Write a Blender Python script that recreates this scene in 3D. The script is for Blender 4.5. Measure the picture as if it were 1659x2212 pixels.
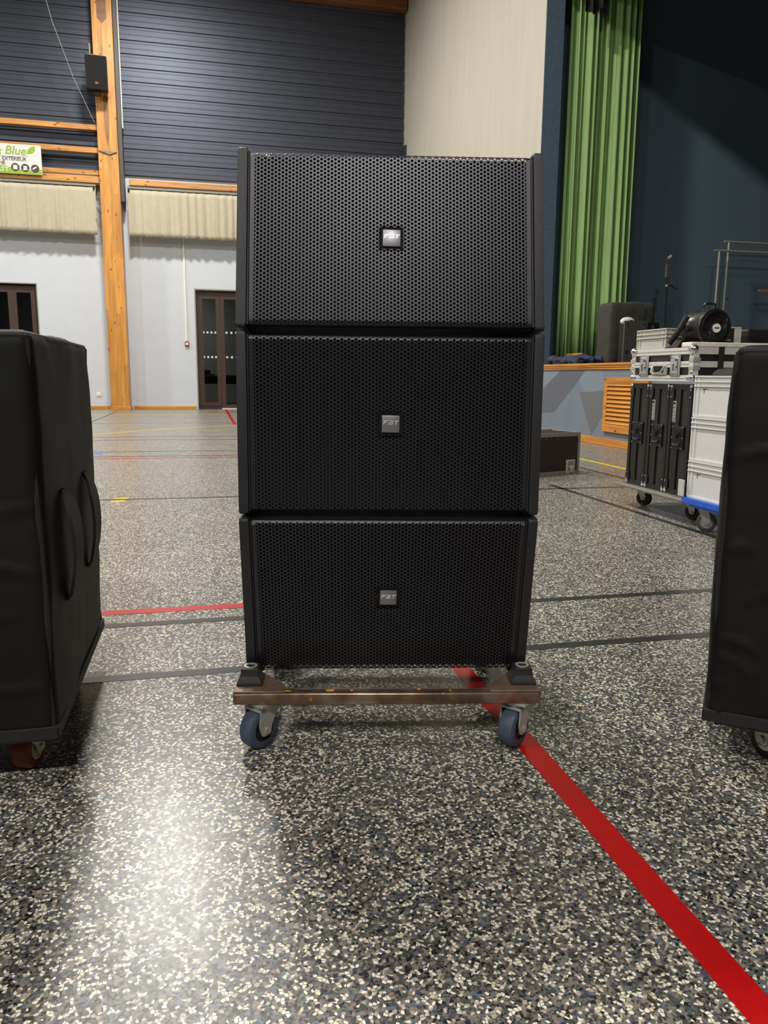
import bpy, bmesh, math, random
from mathutils import Vector, Matrix, Euler, noise
random.seed(7)
for _o in list(bpy.data.objects): bpy.data.objects.remove(_o)
SC = bpy.context.scene
COL = SC.collection
PI = math.pi
rad = math.radians

# ------------------------------------------------------------------ camera
# room axes: +X to the stage, +Y to the glazed wall, camera stands at the origin 0.77 m up
cd = bpy.data.cameras.new('camera'); cam = bpy.data.objects.new('camera', cd); COL.objects.link(cam)
def _cam():
    p, r, th = rad(10.0), rad(0.55), rad(13.0)
    F = Vector((0, math.cos(p), -math.sin(p))); R = Vector((1, 0, 0)); U = Vector((0, math.sin(p), math.cos(p)))
    R2 = R*math.cos(r)+U*math.sin(r); U2 = U*math.cos(r)-R*math.sin(r)
    Z = Matrix.Rotation(-th, 3, 'Z')
    R2, U2, F = Z@R2, Z@U2, Z@F
    m = Matrix(((R2.x, U2.x, -F.x, 0), (R2.y, U2.y, -F.y, 0), (R2.z, U2.z, -F.z, 0.77), (0, 0, 0, 1)))
    cam.matrix_world = m
_cam()
cd.sensor_fit = 'VERTICAL'; cd.sensor_height = 36.0; cd.lens = 36.0*1661.0/2212.0
cd.clip_start = 0.02; cd.clip_end = 200
SC.camera = cam

# ------------------------------------------------------------------ world, lamps, exposure
w = bpy.data.worlds.new('night'); SC.world = w; w.use_nodes = True
w.node_tree.nodes['Background'].inputs[0].default_value = (0.02, 0.022, 0.03, 1)
w.node_tree.nodes['Background'].inputs[1].default_value = 0.15
def hall_lamp(x, y, watt, sx=0.7, sy=0.7, z=8.9, col=(1.0, 0.965, 0.90)):
    l = bpy.data.lights.new('hall_lamp', 'AREA'); l.shape = 'RECTANGLE'; l.size = sx; l.size_y = sy
    l.energy = watt; l.color = col
    o = bpy.data.objects.new('hall_lamp', l); COL.objects.link(o); o.location = (x, y, z)
    return o
LAMP = 900
for ly, k in ((13.6, 1.15), (6.9, 1.0), (0.2, 0.28), (-6.5, 1.25)):
    for lx in (-0.9, -9.0):
        hall_lamp(lx, ly, LAMP*k)
vs = SC.view_settings
l_ = bpy.data.lights.new('foyer_fill', 'AREA'); l_.size = 0.6; l_.energy = 70; l_.color = (1.0, 0.97, 0.9)  # added fill light, no real fitting; brightens the room behind the glass
o_ = bpy.data.objects.new('foyer_fill', l_); COL.objects.link(o_); o_.location = (-1.0, 20.6, 3.15)
vs.view_transform = 'Standard'; vs.look = 'None'; vs.gamma = 1.0; vs.use_curve_mapping = False
vs.exposure = -0.64
SC.cycles.max_bounces = 7; SC.cycles.diffuse_bounces = 4; SC.cycles.glossy_bounces = 3; SC.cycles.transmission_bounces = 6
SC.cycles.caustics_reflective = False; SC.cycles.caustics_refractive = False

# ------------------------------------------------------------------ helpers
def lin(c):
    return tuple((v/12.92 if v <= 0.04045 else ((v+0.055)/1.055)**2.4) for v in c)
def rgb(r, g, b): return lin((r/255, g/255, b/255))
def _base(name):
    m = bpy.data.materials.new(name); m.use_nodes = True
    nt = m.node_tree; b = nt.nodes['Principled BSDF']
    return m, nt, b
def _sock(b, name, v):
    if name in b.inputs: b.inputs[name].default_value = v
def coords(nt, scale=(1, 1, 1)):
    tc = nt.nodes.new('ShaderNodeTexCoord'); mp = nt.nodes.new('ShaderNodeMapping')
    mp.inputs['Scale'].default_value = scale
    nt.links.new(tc.outputs['Object'], mp.inputs['Vector'])
    return mp.outputs['Vector']
def ramp(nt, fac, stops, interp='LINEAR'):
    r = nt.nodes.new('ShaderNodeValToRGB'); r.color_ramp.interpolation = interp
    els = r.color_ramp.elements
    while len(els) < len(stops): els.new(0.5)
    for e, (p, c) in zip(els, stops):
        e.position = p; e.color = (c[0], c[1], c[2], 1)
    nt.links.new(fac, r.inputs['Fac'])
    return r.outputs['Color']
def mat(name, col, rough=0.5, metal=0.0, var=0.12, scale=25.0, bump=0.0, bscale=200.0, spec=0.5, coat=0.0, stretch=(1, 1, 1)):
    m, nt, b = _base(name)
    vec = coords(nt, stretch)
    n = nt.nodes.new('ShaderNodeTexNoise'); n.inputs['Scale'].default_value = scale; n.inputs['Detail'].default_value = 4
    nt.links.new(vec, n.inputs['Vector'])
    lo = tuple(max(0, v*(1-var)) for v in col); hi = tuple(min(1, v*(1+var)) for v in col)
    nt.links.new(ramp(nt, n.outputs['Fac'], [(0.3, lo), (0.7, hi)]), b.inputs['Base Color'])
    b.inputs['Roughness'].default_value = rough; b.inputs['Metallic'].default_value = metal
    _sock(b, 'Specular IOR Level', spec); _sock(b, 'Coat Weight', coat)
    if bump > 0:
        n2 = nt.nodes.new('ShaderNodeTexNoise'); n2.inputs['Scale'].default_value = bscale; n2.inputs['Detail'].default_value = 3
        nt.links.new(vec, n2.inputs['Vector'])
        bp = nt.nodes.new('ShaderNodeBump'); bp.inputs['Strength'].default_value = bump; bp.inputs['Distance'].default_value = 0.002
        nt.links.new(n2.outputs['Fac'], bp.inputs['Height']); nt.links.new(bp.outputs['Normal'], b.inputs['Normal'])
    return m
def wood(name, c0, c1, axis='z', rough=0.4, knots=True, coat=0.2):
    m, nt, b = _base(name)
    st = {'x': (1.2, 22, 22), 'y': (22, 1.2, 22), 'z': (22, 22, 1.2)}[axis]
    v = coords(nt, st)
    n = nt.nodes.new('ShaderNodeTexNoise'); n.inputs['Scale'].default_value = 1.0; n.inputs['Detail'].default_value = 6; n.inputs['Distortion'].default_value = 0.6
    nt.links.new(v, n.inputs['Vector'])
    col = ramp(nt, n.outputs['Fac'], [(0.3, c1), (0.72, c0)])
    # staggered lamella tint
    st2 = {'x': (0.9, 9, 9), 'y': (9, 0.9, 9), 'z': (9, 9, 0.9)}[axis]
    v2 = coords(nt, st2)
    vo = nt.nodes.new('ShaderNodeTexVoronoi'); vo.distance = 'CHEBYCHEV'; vo.inputs['Scale'].default_value = 1.0; vo.inputs['Randomness'].default_value = 0.6
    nt.links.new(v2, vo.inputs['Vector'])
    sep = nt.nodes.new('ShaderNodeSeparateColor'); nt.links.new(vo.outputs['Color'], sep.inputs[0])
    tint = ramp(nt, sep.outputs[0], [(0.0, (0.78, 0.76, 0.74)), (1.0, (1.08, 1.06, 1.0))])
    mx = nt.nodes.new('ShaderNodeMix'); mx.data_type = 'RGBA'; mx.blend_type = 'MULTIPLY'; mx.inputs['Factor'].default_value = 1.0
    nt.links.new(col, mx.inputs[6]); nt.links.new(tint, mx.inputs[7])
    out = mx.outputs[2]
    if knots:
        v3 = coords(nt, {'x': (4, 9, 9), 'y': (9, 4, 9), 'z': (9, 9, 4)}[axis])
        k = nt.nodes.new('ShaderNodeTexVoronoi'); k.inputs['Scale'].default_value = 1.0
        nt.links.new(v3, k.inputs['Vector'])
        kf = ramp(nt, k.outputs['Distance'], [(0.06, (1, 1, 1)), (0.17, (0, 0, 0))])
        m2 = nt.nodes.new('ShaderNodeMix'); m2.data_type = 'RGBA'
        nt.links.new(kf, m2.inputs['Factor']); nt.links.new(out, m2.inputs[6]); m2.inputs[7].default_value = (c1[0]*0.3, c1[1]*0.25, c1[2]*0.2, 1)
        out = m2.outputs[2]
    nt.links.new(out, b.inputs['Base Color'])
    b.inputs['Roughness'].default_value = rough; _sock(b, 'Coat Weight', coat); _sock(b, 'Coat Roughness', 0.3)
    return m

def terrazzo():
    m, nt, b = _base('speckled_resin_floor')
    v = coords(nt)
    def vor(scale, off):
        mp = nt.nodes.new('ShaderNodeMapping'); mp.inputs['Location'].default_value = (off, off*0.7, 0); nt.links.new(v, mp.inputs['Vector'])
        # slightly wobbled so the chips are angular and uneven
        t = nt.nodes.new('ShaderNodeTexVoronoi'); t.voronoi_dimensions = '2D'; t.inputs['Scale'].default_value = scale
        nt.links.new(mp.outputs['Vector'], t.inputs['Vector'])
        s = nt.nodes.new('ShaderNodeSeparateColor'); nt.links.new(t.outputs['Color'], s.inputs[0])
        e = nt.nodes.new('ShaderNodeTexVoronoi'); e.voronoi_dimensions = '2D'; e.feature = 'DISTANCE_TO_EDGE'; e.inputs['Scale'].default_value = scale
        nt.links.new(mp.outputs['Vector'], e.inputs['Vector'])
        return e, s
    t1, s1 = vor(340, 0)
    base = ramp(nt, s1.outputs[0], [(0.0, rgb(52, 52, 50)), (0.22, rgb(82, 81, 77)), (0.45, rgb(104, 102, 96)), (0.66, rgb(92, 97, 104)), (0.8, rgb(124, 117, 106)), (0.92, rgb(24, 24, 26))], 'CONSTANT')
    def over(prev, t, s, lo, dist, stops, ch=1):
        pick = nt.nodes.new('ShaderNodeMath'); pick.operation = 'GREATER_THAN'; pick.inputs[1].default_value = lo
        nt.links.new(s.outputs[ch], pick.inputs[0])
        ins = nt.nodes.new('ShaderNodeMath'); ins.operation = 'GREATER_THAN'; ins.inputs[1].default_value = dist
        nt.links.new(t.outputs['Distance'], ins.inputs[0])
        mul = nt.nodes.new('ShaderNodeMath'); mul.operation = 'MULTIPLY'; nt.links.new(pick.outputs[0], mul.inputs[0]); nt.links.new(ins.outputs[0], mul.inputs[1])
        c = ramp(nt, s.outputs[0], stops, 'CONSTANT')
        mx = nt.nodes.new('ShaderNodeMix'); mx.data_type = 'RGBA'
        nt.links.new(mul.outputs[0], mx.inputs['Factor']); nt.links.new(prev, mx.inputs[6]); nt.links.new(c, mx.inputs[7])
        return mx.outputs[2]
    t2, s2 = vor(178, 3.3)
    c = over(base, t2, s2, 0.45, 0.05, [(0.0, rgb(70, 72, 76)), (0.3, rgb(128, 122, 112)), (0.5, rgb(96, 108, 124)), (0.62, rgb(30, 30, 32)), (0.78, rgb(172, 164, 150)), (0.92, rgb(140, 126, 112))])
    t3, s3 = vor(196, 9.1)
    c = over(c, t3, s3, 0.77, 0.085, [(0.0, rgb(232, 225, 205)), (0.45, rgb(240, 234, 214)), (0.75, rgb(214, 200, 172)), (0.93, rgb(190, 184, 172))])
    nt.links.new(c, b.inputs['Base Color'])
    n = nt.nodes.new('ShaderNodeTexNoise'); n.inputs['Scale'].default_value = 2.2; n.inputs['Detail'].default_value = 5; nt.links.new(v, n.inputs['Vector'])
    rr = ramp(nt, n.outputs['Fac'], [(0.3, (0.27, 0.27, 0.27)), (0.7, (0.36, 0.36, 0.36))]); nt.links.new(rr, b.inputs['Roughness'])
    _sock(b, 'Specular IOR Level', 0.65)
    n2 = nt.nodes.new('ShaderNodeTexNoise'); n2.inputs['Scale'].default_value = 160; n2.inputs['Detail'].default_value = 2; nt.links.new(v, n2.inputs['Vector'])
    bp = nt.nodes.new('ShaderNodeBump'); bp.inputs['Strength'].default_value = 0.10; bp.inputs['Distance'].default_value = 0.002
    nt.links.new(n2.outputs['Fac'], bp.inputs['Height']); nt.links.new(bp.outputs['Normal'], b.inputs['Normal'])
    return m

def rusty(name):
    m, nt, b = _base(name)
    v = coords(nt)
    n = nt.nodes.new('ShaderNodeTexNoise'); n.inputs['Scale'].default_value = 14; n.inputs['Detail'].default_value = 8; nt.links.new(v, n.inputs['Vector'])
    c = ramp(nt, n.outputs['Fac'], [(0.28, rgb(84, 70, 60)), (0.45, rgb(122, 98, 80)), (0.6, rgb(156, 138, 120)), (0.75, rgb(112, 88, 70))])
    n2 = nt.nodes.new('ShaderNodeTexNoise'); n2.inputs['Scale'].default_value = 21; n2.inputs['Detail'].default_value = 2; nt.links.new(v, n2.inputs['Vector'])
    k = ramp(nt, n2.outputs['Fac'], [(0.70, (0, 0, 0)), (0.72, (1, 1, 1))])
    mx = nt.nodes.new('ShaderNodeMix'); mx.data_type = 'RGBA'; nt.links.new(k, mx.inputs['Factor']); nt.links.new(c, mx.inputs[6]); mx.inputs[7].default_value = (*rgb(214, 140, 30), 1)
    nt.links.new(mx.outputs[2], b.inputs['Base Color'])
    b.inputs['Metallic'].default_value = 0.75; b.inputs['Roughness'].default_value = 0.27
    return m

M = {}
M['floor'] = terrazzo()
M['red_line'] = mat('red_line_paint', rgb(180, 10, 14), 0.32, var=0.08, scale=60)
M['black_line'] = mat('black_line_paint', rgb(44, 45, 48), 0.3, var=0.15, scale=40)
M['yellow_line'] = mat('yellow_line_paint', rgb(226, 196, 30), 0.35)
M['blue_tape'] = mat('blue_tape', rgb(60, 110, 220), 0.5)
M['white_wall'] = mat('white_wall_paint', rgb(202, 207, 215), 0.75, var=0.02, scale=3, bump=0.1, bscale=120)
M['cream_wall'] = mat('cream_wall_paint', rgb(190, 185, 172), 0.7, var=0.04, scale=2, bump=0.1, bscale=80, stretch=(3, 3, 0.4))
M['jamb'] = mat('jamb_blue_paint', rgb(84, 102, 118), 0.6)
M['stage_blue'] = mat('stage_wall_blue_paint', rgb(104, 124, 138), 0.7, var=0.04, scale=2)
M['front_blue'] = mat('stage_front_grey_blue', rgb(118, 128, 142), 0.45, var=0.04, scale=4)
M['front_dark'] = mat('stage_front_slate', rgb(98, 102, 112), 0.45, var=0.04, scale=4)
M['front_olive'] = mat('stage_front_grey', rgb(106, 110, 112), 0.45, var=0.04, scale=4)
M['front_light'] = mat('stage_front_pale', rgb(126, 138, 150), 0.45, var=0.04, scale=4)
M['ceiling'] = mat('ceiling_boards', rgb(112, 98, 84), 0.7, var=0.08, scale=3)
M['clad'] = mat('slate_cladding', rgb(70, 74, 84), 0.47, metal=0.65, var=0.05, scale=6, bump=0.05, bscale=300)
M['pine_z'] = wood('honey_pine_post', rgb(222, 162, 80), rgb(184, 122, 48), 'z')
M['pine_dark'] = wood('stained_pine', rgb(170, 112, 50), rgb(120, 76, 34), 'z')
M['pine_x'] = wood('honey_pine_rail', rgb(222, 164, 88), rgb(176, 116, 52), 'x')
M['beam_x'] = wood('brown_beam', rgb(150, 96, 60), rgb(112, 68, 42), 'x', knots=False)
M['oak_y'] = wood('oak_trim', rgb(226, 160, 66), rgb(190, 122, 40), 'y', knots=False)
M['oak_x'] = wood('oak_skirting', rgb(226, 166, 72), rgb(190, 126, 46), 'x', knots=False)
M['oak_slat'] = wood('oak_slat', rgb(224, 158, 64), rgb(184, 116, 36), 'y')
M['stage_floor'] = mat('dark_stage_boards', rgb(40, 34, 30), 0.5)
M['cream_cloth'] = mat('cream_cotton', rgb(184, 175, 153), 0.9, var=0.05, scale=8, bump=0.2, bscale=300)
M['green_velvet'] = mat('green_velvet', rgb(158, 194, 126), 0.85, var=0.10, scale=4, stretch=(6, 6, 0.6))
M['black_drape'] = mat('black_drape', rgb(34, 36, 34), 0.8)
M['brown_frame'] = mat('brown_window_frame', rgb(66, 46, 40), 0.45)
M['reveal'] = mat('grey_reveal', rgb(150, 148, 138), 0.6)
M['white_plastic'] = mat('white_plastic', rgb(232, 228, 214), 0.45, var=0.03)
M['red_plastic'] = mat('red_plastic', rgb(150, 46, 40), 0.4)
M['steel_grey'] = mat('grey_steel', rgb(122, 118, 106), 0.45, metal=0.5)
M['backroom'] = mat('backroom_wall', rgb(128, 130, 128), 0.8)
M['dark_furn'] = mat('dark_furniture', rgb(40, 38, 36), 0.5)
M['dot'] = mat('frosted_dot', rgb(200, 202, 200), 0.6)
M['spk_black'] = mat('speaker_black_paint', rgb(36, 36, 39), 0.42, var=0.06, scale=90, bump=0.35, bscale=900)
M['grille'] = mat('grille_black_steel', rgb(66, 66, 71), 0.38, metal=0.85, var=0.04)
M['foam'] = mat('black_foam', rgb(16, 16, 17), 0.95)
M['void'] = mat('matt_black', rgb(8, 8, 9), 0.9)
M['badge'] = mat('brushed_badge', rgb(148, 146, 152), 0.42, metal=0.75, var=0.04, scale=300, stretch=(1, 8, 8))
M['badge_letter'] = mat('polished_letter', rgb(240, 240, 240), 0.25, metal=0.3)
M['zinc'] = mat('zinc_plate', rgb(190, 192, 186), 0.36, metal=0.45, var=0.08, scale=30)
M['chrome'] = mat('chrome', rgb(220, 220, 220), 0.16, metal=1.0, var=0.03)
M['rust'] = rusty('rusty_steel')
M['raw_plate'] = mat('scuffed_steel_plate', rgb(126, 104, 88), 0.4, metal=0.5, var=0.25, scale=26)
M['orange_paint'] = mat('orange_paint_fleck', rgb(222, 150, 36), 0.5)
M['rubber'] = mat('black_rubber', rgb(34, 33, 34), 0.5, var=0.1)
M['tyre'] = mat('blue_grey_tyre', rgb(70, 80, 98), 0.55, var=0.1, scale=40)
M['tyre_black'] = mat('black_tyre', rgb(24, 24, 25), 0.55)
M['tyre_grey'] = mat('grey_tyre', rgb(92, 92, 90), 0.55)
M['tyre_red'] = mat('red_tyre', rgb(112, 28, 20), 0.5)
M['hub_cream'] = mat('cream_hub', rgb(200, 190, 160), 0.5)
M['hub_grey'] = mat('grey_hub', rgb(188, 188, 186), 0.45)
M['nylon'] = mat('black_nylon', rgb(14, 14, 16), 0.62, spec=0.3, var=0.10, scale=9, bump=0.25, bscale=700)
M['nylon_edge'] = mat('black_webbing', rgb(28, 28, 30), 0.7, bump=0.3, bscale=500)
M['alu'] = mat('aluminium_extrusion', rgb(226, 224, 216), 0.42, metal=0.3, var=0.05, scale=60)
M['alu_dull'] = mat('dull_aluminium', rgb(150, 148, 140), 0.45, metal=0.6)
M['laminate'] = mat('black_laminate', rgb(34, 31, 29), 0.45, bump=0.25, bscale=300)
M['case_black'] = mat('black_hex_laminate', rgb(38, 35, 32), 0.42, bump=0.5, bscale=240)
M['case_edge'] = mat('black_case_extrusion', rgb(30, 28, 26), 0.36, metal=0.3)
M['brown_ply'] = mat('dark_brown_ply', rgb(34, 22, 18), 0.4)
M['crate'] = mat('pale_grey_crate', rgb(214, 214, 214), 0.45, var=0.02)
M['crate_warm'] = mat('warm_grey_crate', rgb(196, 194, 184), 0.45, var=0.02)
M['blue_plastic'] = mat('blue_plastic', rgb(22, 88, 200), 0.42)
M['white_board'] = mat('white_foam_board', rgb(236, 230, 216), 0.7)
M['fan_black'] = mat('fan_black_plastic', rgb(40, 39, 38), 0.33)
M['hub_white'] = mat('fan_hub_white', rgb(232, 232, 230), 0.4)
M['print_dark'] = mat('dark_print', rgb(30, 30, 30), 0.6)
M['grey_panel'] = mat('grey_metal_panel', rgb(78, 75, 72), 0.5)
M['charcoal_cloth'] = mat('charcoal_cloth', rgb(62, 60, 54), 0.85)
M['navy_cloth'] = mat('navy_cloth', rgb(48, 56, 82), 0.9, var=0.2)
M['nickel'] = mat('satin_nickel', rgb(226, 220, 196), 0.3, metal=0.5)
M['hanger_wood'] = wood('hanger_wood', rgb(206, 160, 96), rgb(176, 128, 66), 'x', knots=False)
M['sign_white'] = mat('sign_white', rgb(212, 212, 206), 0.5, var=0.01)
M['sign_green'] = mat('sign_green', rgb(140, 172, 52), 0.5, var=0.02)
M['sign_brown'] = mat('sign_brown', rgb(72, 60, 54), 0.5, var=0.02)
M['sign_pale'] = mat('sign_pale', rgb(228, 214, 204), 0.5, var=0.02)
M['cable'] = mat('pale_cable', rgb(150, 150, 150), 0.5)
def glass_mat():
    m, nt, b = _base('dark_window_glass')
    n = nt.nodes.new('ShaderNodeTexNoise'); n.inputs['Scale'].default_value = 2.0
    nt.links.new(coords(nt), n.inputs['Vector'])
    nt.links.new(ramp(nt, n.outputs['Fac'], [(0.3, (0.55, 0.58, 0.56)), (0.7, (0.6, 0.62, 0.6))]), b.inputs['Base Color'])
    b.inputs['Roughness'].default_value = 0.02; b.inputs['Transmission Weight'].default_value = 1.0; b.inputs['IOR'].default_value = 1.2
    return m
M['glass'] = glass_mat()

def obj(name, bm, m, parent=None, loc=(0, 0, 0), rot=(0, 0, 0), smooth=None, label=None):
    me = bpy.data.meshes.new(name)
    if isinstance(bm, bmesh.types.BMesh):
        bmesh.ops.recalc_face_normals(bm, faces=bm.faces)
        bm.to_mesh(me); bm.free()
    else:
        me.from_pydata(bm[0], [], bm[1]); me.update()
    me.materials.append(M[m] if isinstance(m, str) else m)
    if smooth is not None:
        me.polygons.foreach_set('use_smooth', [True]*len(me.polygons))
        try: me.set_sharp_from_angle(angle=rad(smooth))
        except Exception: pass
    o = bpy.data.objects.new(name, me); COL.objects.link(o)
    o.location = loc; o.rotation_euler = rot
    if parent: o.parent = parent
    if label: o['label'] = label
    return o
def tag(o, label, cat, group=None, kind=None):
    o['label'] = label; o['category'] = cat
    if group: o['group'] = group
    if kind: o['kind'] = kind
    return o
def thing(name, label, cat, loc=(0, 0, 0), rz=0.0, group=None, rx=0.0):
    o = bpy.data.objects.new(name, None); COL.objects.link(o); o.empty_display_size = 0.05
    o.location = loc; o.rotation_euler = (rx, 0, rz)
    return tag(o, label, cat, group)
def struct(name, bm, m, label=None, **k):
    o = obj(name, bm, m, **k)
    if not k.get('parent'): o['kind'] = 'structure'
    if label: o['label'] = label
    return o
def dup(root, loc, rz, label):
    r = root.copy(); COL.objects.link(r); r.location = loc; r.rotation_euler = (0, 0, rz); r['label'] = label
    for ch in root.children:
        c = ch.copy(); COL.objects.link(c); c.parent = r
        for g in ch.children:
            d = g.copy(); COL.objects.link(d); d.parent = c
    return r
def NB(): return bmesh.new()
def box(bm, x0, x1, y0, y1, z0, z1, bev=0.0, seg=2, mtx=None):
    g = bmesh.ops.create_cube(bm, size=1.0)['verts']
    T = Matrix.Translation(((x0+x1)/2, (y0+y1)/2, (z0+z1)/2)) @ Matrix.Diagonal((abs(x1-x0), abs(y1-y0), abs(z1-z0), 1))
    bmesh.ops.transform(bm, matrix=T, verts=g)
    if bev > 0:
        es = list({e for v in g for e in v.link_edges})
        r = bmesh.ops.bevel(bm, geom=es, offset=bev, segments=seg, profile=0.5, affect='EDGES')
        g = list({v for f in r['faces'] for v in f.verts} | {v for v in g if v.is_valid})
    if mtx is not None: bmesh.ops.transform(bm, matrix=mtx, verts=[v for v in g if v.is_valid])
    return bm
def cyl(bm, p0, p1, r0, r1=None, seg=16, caps=True):
    p0, p1 = Vector(p0), Vector(p1); d = p1-p0
    q = d.to_track_quat('Z', 'Y').to_matrix().to_4x4()
    bmesh.ops.create_cone(bm, cap_ends=caps, cap_tris=False, segments=seg, radius1=r0, radius2=r0 if r1 is None else r1, depth=d.length,
                          matrix=Matrix.Translation((p0+p1)/2) @ q)
    return bm
def ball(bm, c, r, seg=12, sc=(1, 1, 1)):
    bmesh.ops.create_uvsphere(bm, u_segments=seg, v_segments=max(6, seg//2+2), radius=r, matrix=Matrix.Translation(c) @ Matrix.Diagonal((*sc, 1)))
    return bm
def tube(bm, pts, r, seg=8, closed=False):
    P = [Vector(p) for p in pts]; n = len(P); rings = []
    up = Vector((0, 0, 1))
    for i in range(n):
        a = P[i-1] if (i > 0 or closed) else P[i]
        b = P[(i+1) % n] if (i < n-1 or closed) else P[i]
        t = (b-a).normalized()
        s = t.cross(up)
        if s.length < 1e-3: s = t.cross(Vector((0, 1, 0)))
        s.normalize(); u2 = s.cross(t).normalized()
        rr = r[i] if isinstance(r, (list, tuple)) else r
        rings.append([bm.verts.new(P[i]+s*math.cos(2*PI*k/seg)*rr+u2*math.sin(2*PI*k/seg)*rr) for k in range(seg)])
    m = n if closed else n-1
    for i in range(m):
        A, B = rings[i], rings[(i+1) % n]
        for k in range(seg): bm.faces.new((A[k], A[(k+1) % seg], B[(k+1) % seg], B[k]))
    if not closed:
        bm.faces.new(rings[0]); bm.faces.new(rings[-1][::-1])
    return bm
def prism(bm, poly, axis, a, b, bev=0.0, seg=2):
    def pt(u, v, t): return {'x': (t, u, v), 'y': (u, t, v), 'z': (u, v, t)}[axis]
    A = [bm.verts.new(pt(u, v, a)) for u, v in poly]; B = [bm.verts.new(pt(u, v, b)) for u, v in poly]
    n = len(poly); fa = bm.faces.new(A); fb = bm.faces.new(B[::-1])
    for i in range(n): bm.faces.new((A[i], B[i], B[(i+1) % n], A[(i+1) % n]))
    if bev > 0:
        es = list(set(fa.edges) | set(fb.edges))
        bmesh.ops.bevel(bm, geom=es, offset=bev, segments=seg, profile=0.5, affect='EDGES')
    return bm
def ring(bm, c, axis, r_out, r_in, t, seg=24):
    """flat annulus of thickness t, centred on c, axis unit vector"""
    q = Vector(axis).to_track_quat('Z', 'Y').to_matrix().to_4x4(); T = Matrix.Translation(c) @ q
    R = []
    for k in range(seg):
        a = 2*PI*k/seg; cs, sn = math.cos(a), math.sin(a)
        R.append([bm.verts.new(T @ Vector((cs*r, sn*r, z))) for r, z in ((r_out, -t/2), (r_out, t/2), (r_in, t/2), (r_in, -t/2))])
    for k in range(seg):
        A, B = R[k], R[(k+1) % seg]
        for j in range(4): bm.faces.new((A[j], A[(j+1) % 4], B[(j+1) % 4], B[j]))
    return bm
def roundpoly(poly, r, seg=4):
    out = []; n = len(poly)
    for i in range(n):
        p = Vector(poly[i]); a = (Vector(poly[i-1])-p); b = (Vector(poly[(i+1) % n])-p)
        ra = min(r, a.length*0.45, b.length*0.45); p0 = p+a.normalized()*ra; p1 = p+b.normalized()*ra
        for k in range(seg+1):
            t = k/seg; q = p0*(1-t)**2+p*2*t*(1-t)+p1*t*t; out.append((q.x, q.y))
    return out
def text_mesh(body, size, shear=0.0, depth=0.0, bold=0.0, align='LEFT', space=1.0):
    cu = bpy.data.curves.new('lettering', 'FONT'); cu.body = body; cu.size = size; cu.shear = shear; cu.extrude = depth; cu.offset = bold
    cu.align_x = align; cu.space_character = space; cu.resolution_u = 3
    t = bpy.data.objects.new('lettering', cu); COL.objects.link(t)
    dg = bpy.context.evaluated_depsgraph_get()
    me = bpy.data.meshes.new_from_object(t.evaluated_get(dg))
    bpy.data.objects.remove(t); bpy.data.curves.remove(cu)
    return me
def text(name, body, size, m, parent, loc, rot, **k):
    me = text_mesh(body, size, **k); me.name = name; me.materials.clear(); me.materials.append(M[m])
    o = bpy.data.objects.new(name, me); COL.objects.link(o); o.parent = parent; o.location = loc; o.rotation_euler = rot
    return o

# ================================================================== the setting
YB = 18.01          # glazed back wall
XS = 4.53           # stage front plane
SH = 0.947          # stage height
YO = 10.38          # far edge of the stage opening
fl = struct('floor', box(NB(), -20, XS+0.0, -13, YB+0.0, -0.1, 0.0), 'floor', 'speckled grey resin sports floor with painted lines')
def line(x0, x1, y0, y1, m, rz=0.0, name='court_line'):
    bm = NB(); cx, cy = (x0+x1)/2, (y0+y1)/2
    box(bm, x0-cx, x1-cx, y0-cy, y1-cy, 0.0, 0.0008)
    return obj(name, bm, m, parent=fl, loc=(cx, cy, 0.0), rot=(0, 0, rz))
line(0.622, 0.672, -3.0, 2.58, 'red_line')
line(-8.0, 0.622, 2.53, 2.58, 'red_line')
line(-8.0, 4.4, 2.397, 2.437, 'black_line')
line(-8.0, 4.4, 1.955, 1.995, 'black_line')
line(2.42, 2.46, 2.44, 5.16, 'black_line')
line(-8.0, 4.2, 4.95, 4.99, 'black_line')
line(3.155, 3.195, 5.0, 9.0, 'black_line')
line(-8.0, 3.1, 7.41, 7.46, 'red_line')
for yy in (7.62, 8.09, 9.54, 10.01, 12.85): line(-8.0, 3.1, yy-0.02, yy+0.02, 'black_line')
line(-8.0, 3.1, 15.58, 15.63, 'yellow_line')
line(0.41, 0.46, 12.4, 17.9, 'red_line')
line(-1.83, -1.79, 12.9, 16.9, 'black_line')
line(3.505, 3.555, 5.4, 9.6, 'yellow_line')
def arc_line():
    P = [(-2.6, 8.6), (-1.415, 10.447), (-0.95, 11.05), (-0.497, 11.5), (0.0, 11.9), (0.432, 12.18), (1.2, 12.55), (2.2, 12.8)]
    bm = NB(); L = []; R = []
    for i, p in enumerate(P):
        a = Vector(P[max(0, i-1)]); b = Vector(P[min(len(P)-1, i+1)]); t = (b-a).normalized(); n = Vector((-t.y, t.x))*0.025
        L.append((p[0]+n.x, p[1]+n.y)); R.append((p[0]-n.x, p[1]-n.y))
    vs_ = [bm.verts.new((x, y, 0.001)) for x, y in L+R]; k = len(P)
    for i in range(k-1): bm.faces.new((vs_[i], vs_[i+1], vs_[k+i+1], vs_[k+i]))
    obj('court_line', bm, 'yellow_line', parent=fl)
arc_line()
line(-0.575, -0.495, 4.985, 5.035, 'yellow_line', rz=0.2, name='floor_tape')
line(-0.585, -0.505, 4.88, 4.935, 'yellow_line', rz=0.2, name='floor_tape')
line(-1.10, -1.0, 7.85, 8.0, 'blue_tape', name='floor_tape')

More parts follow.
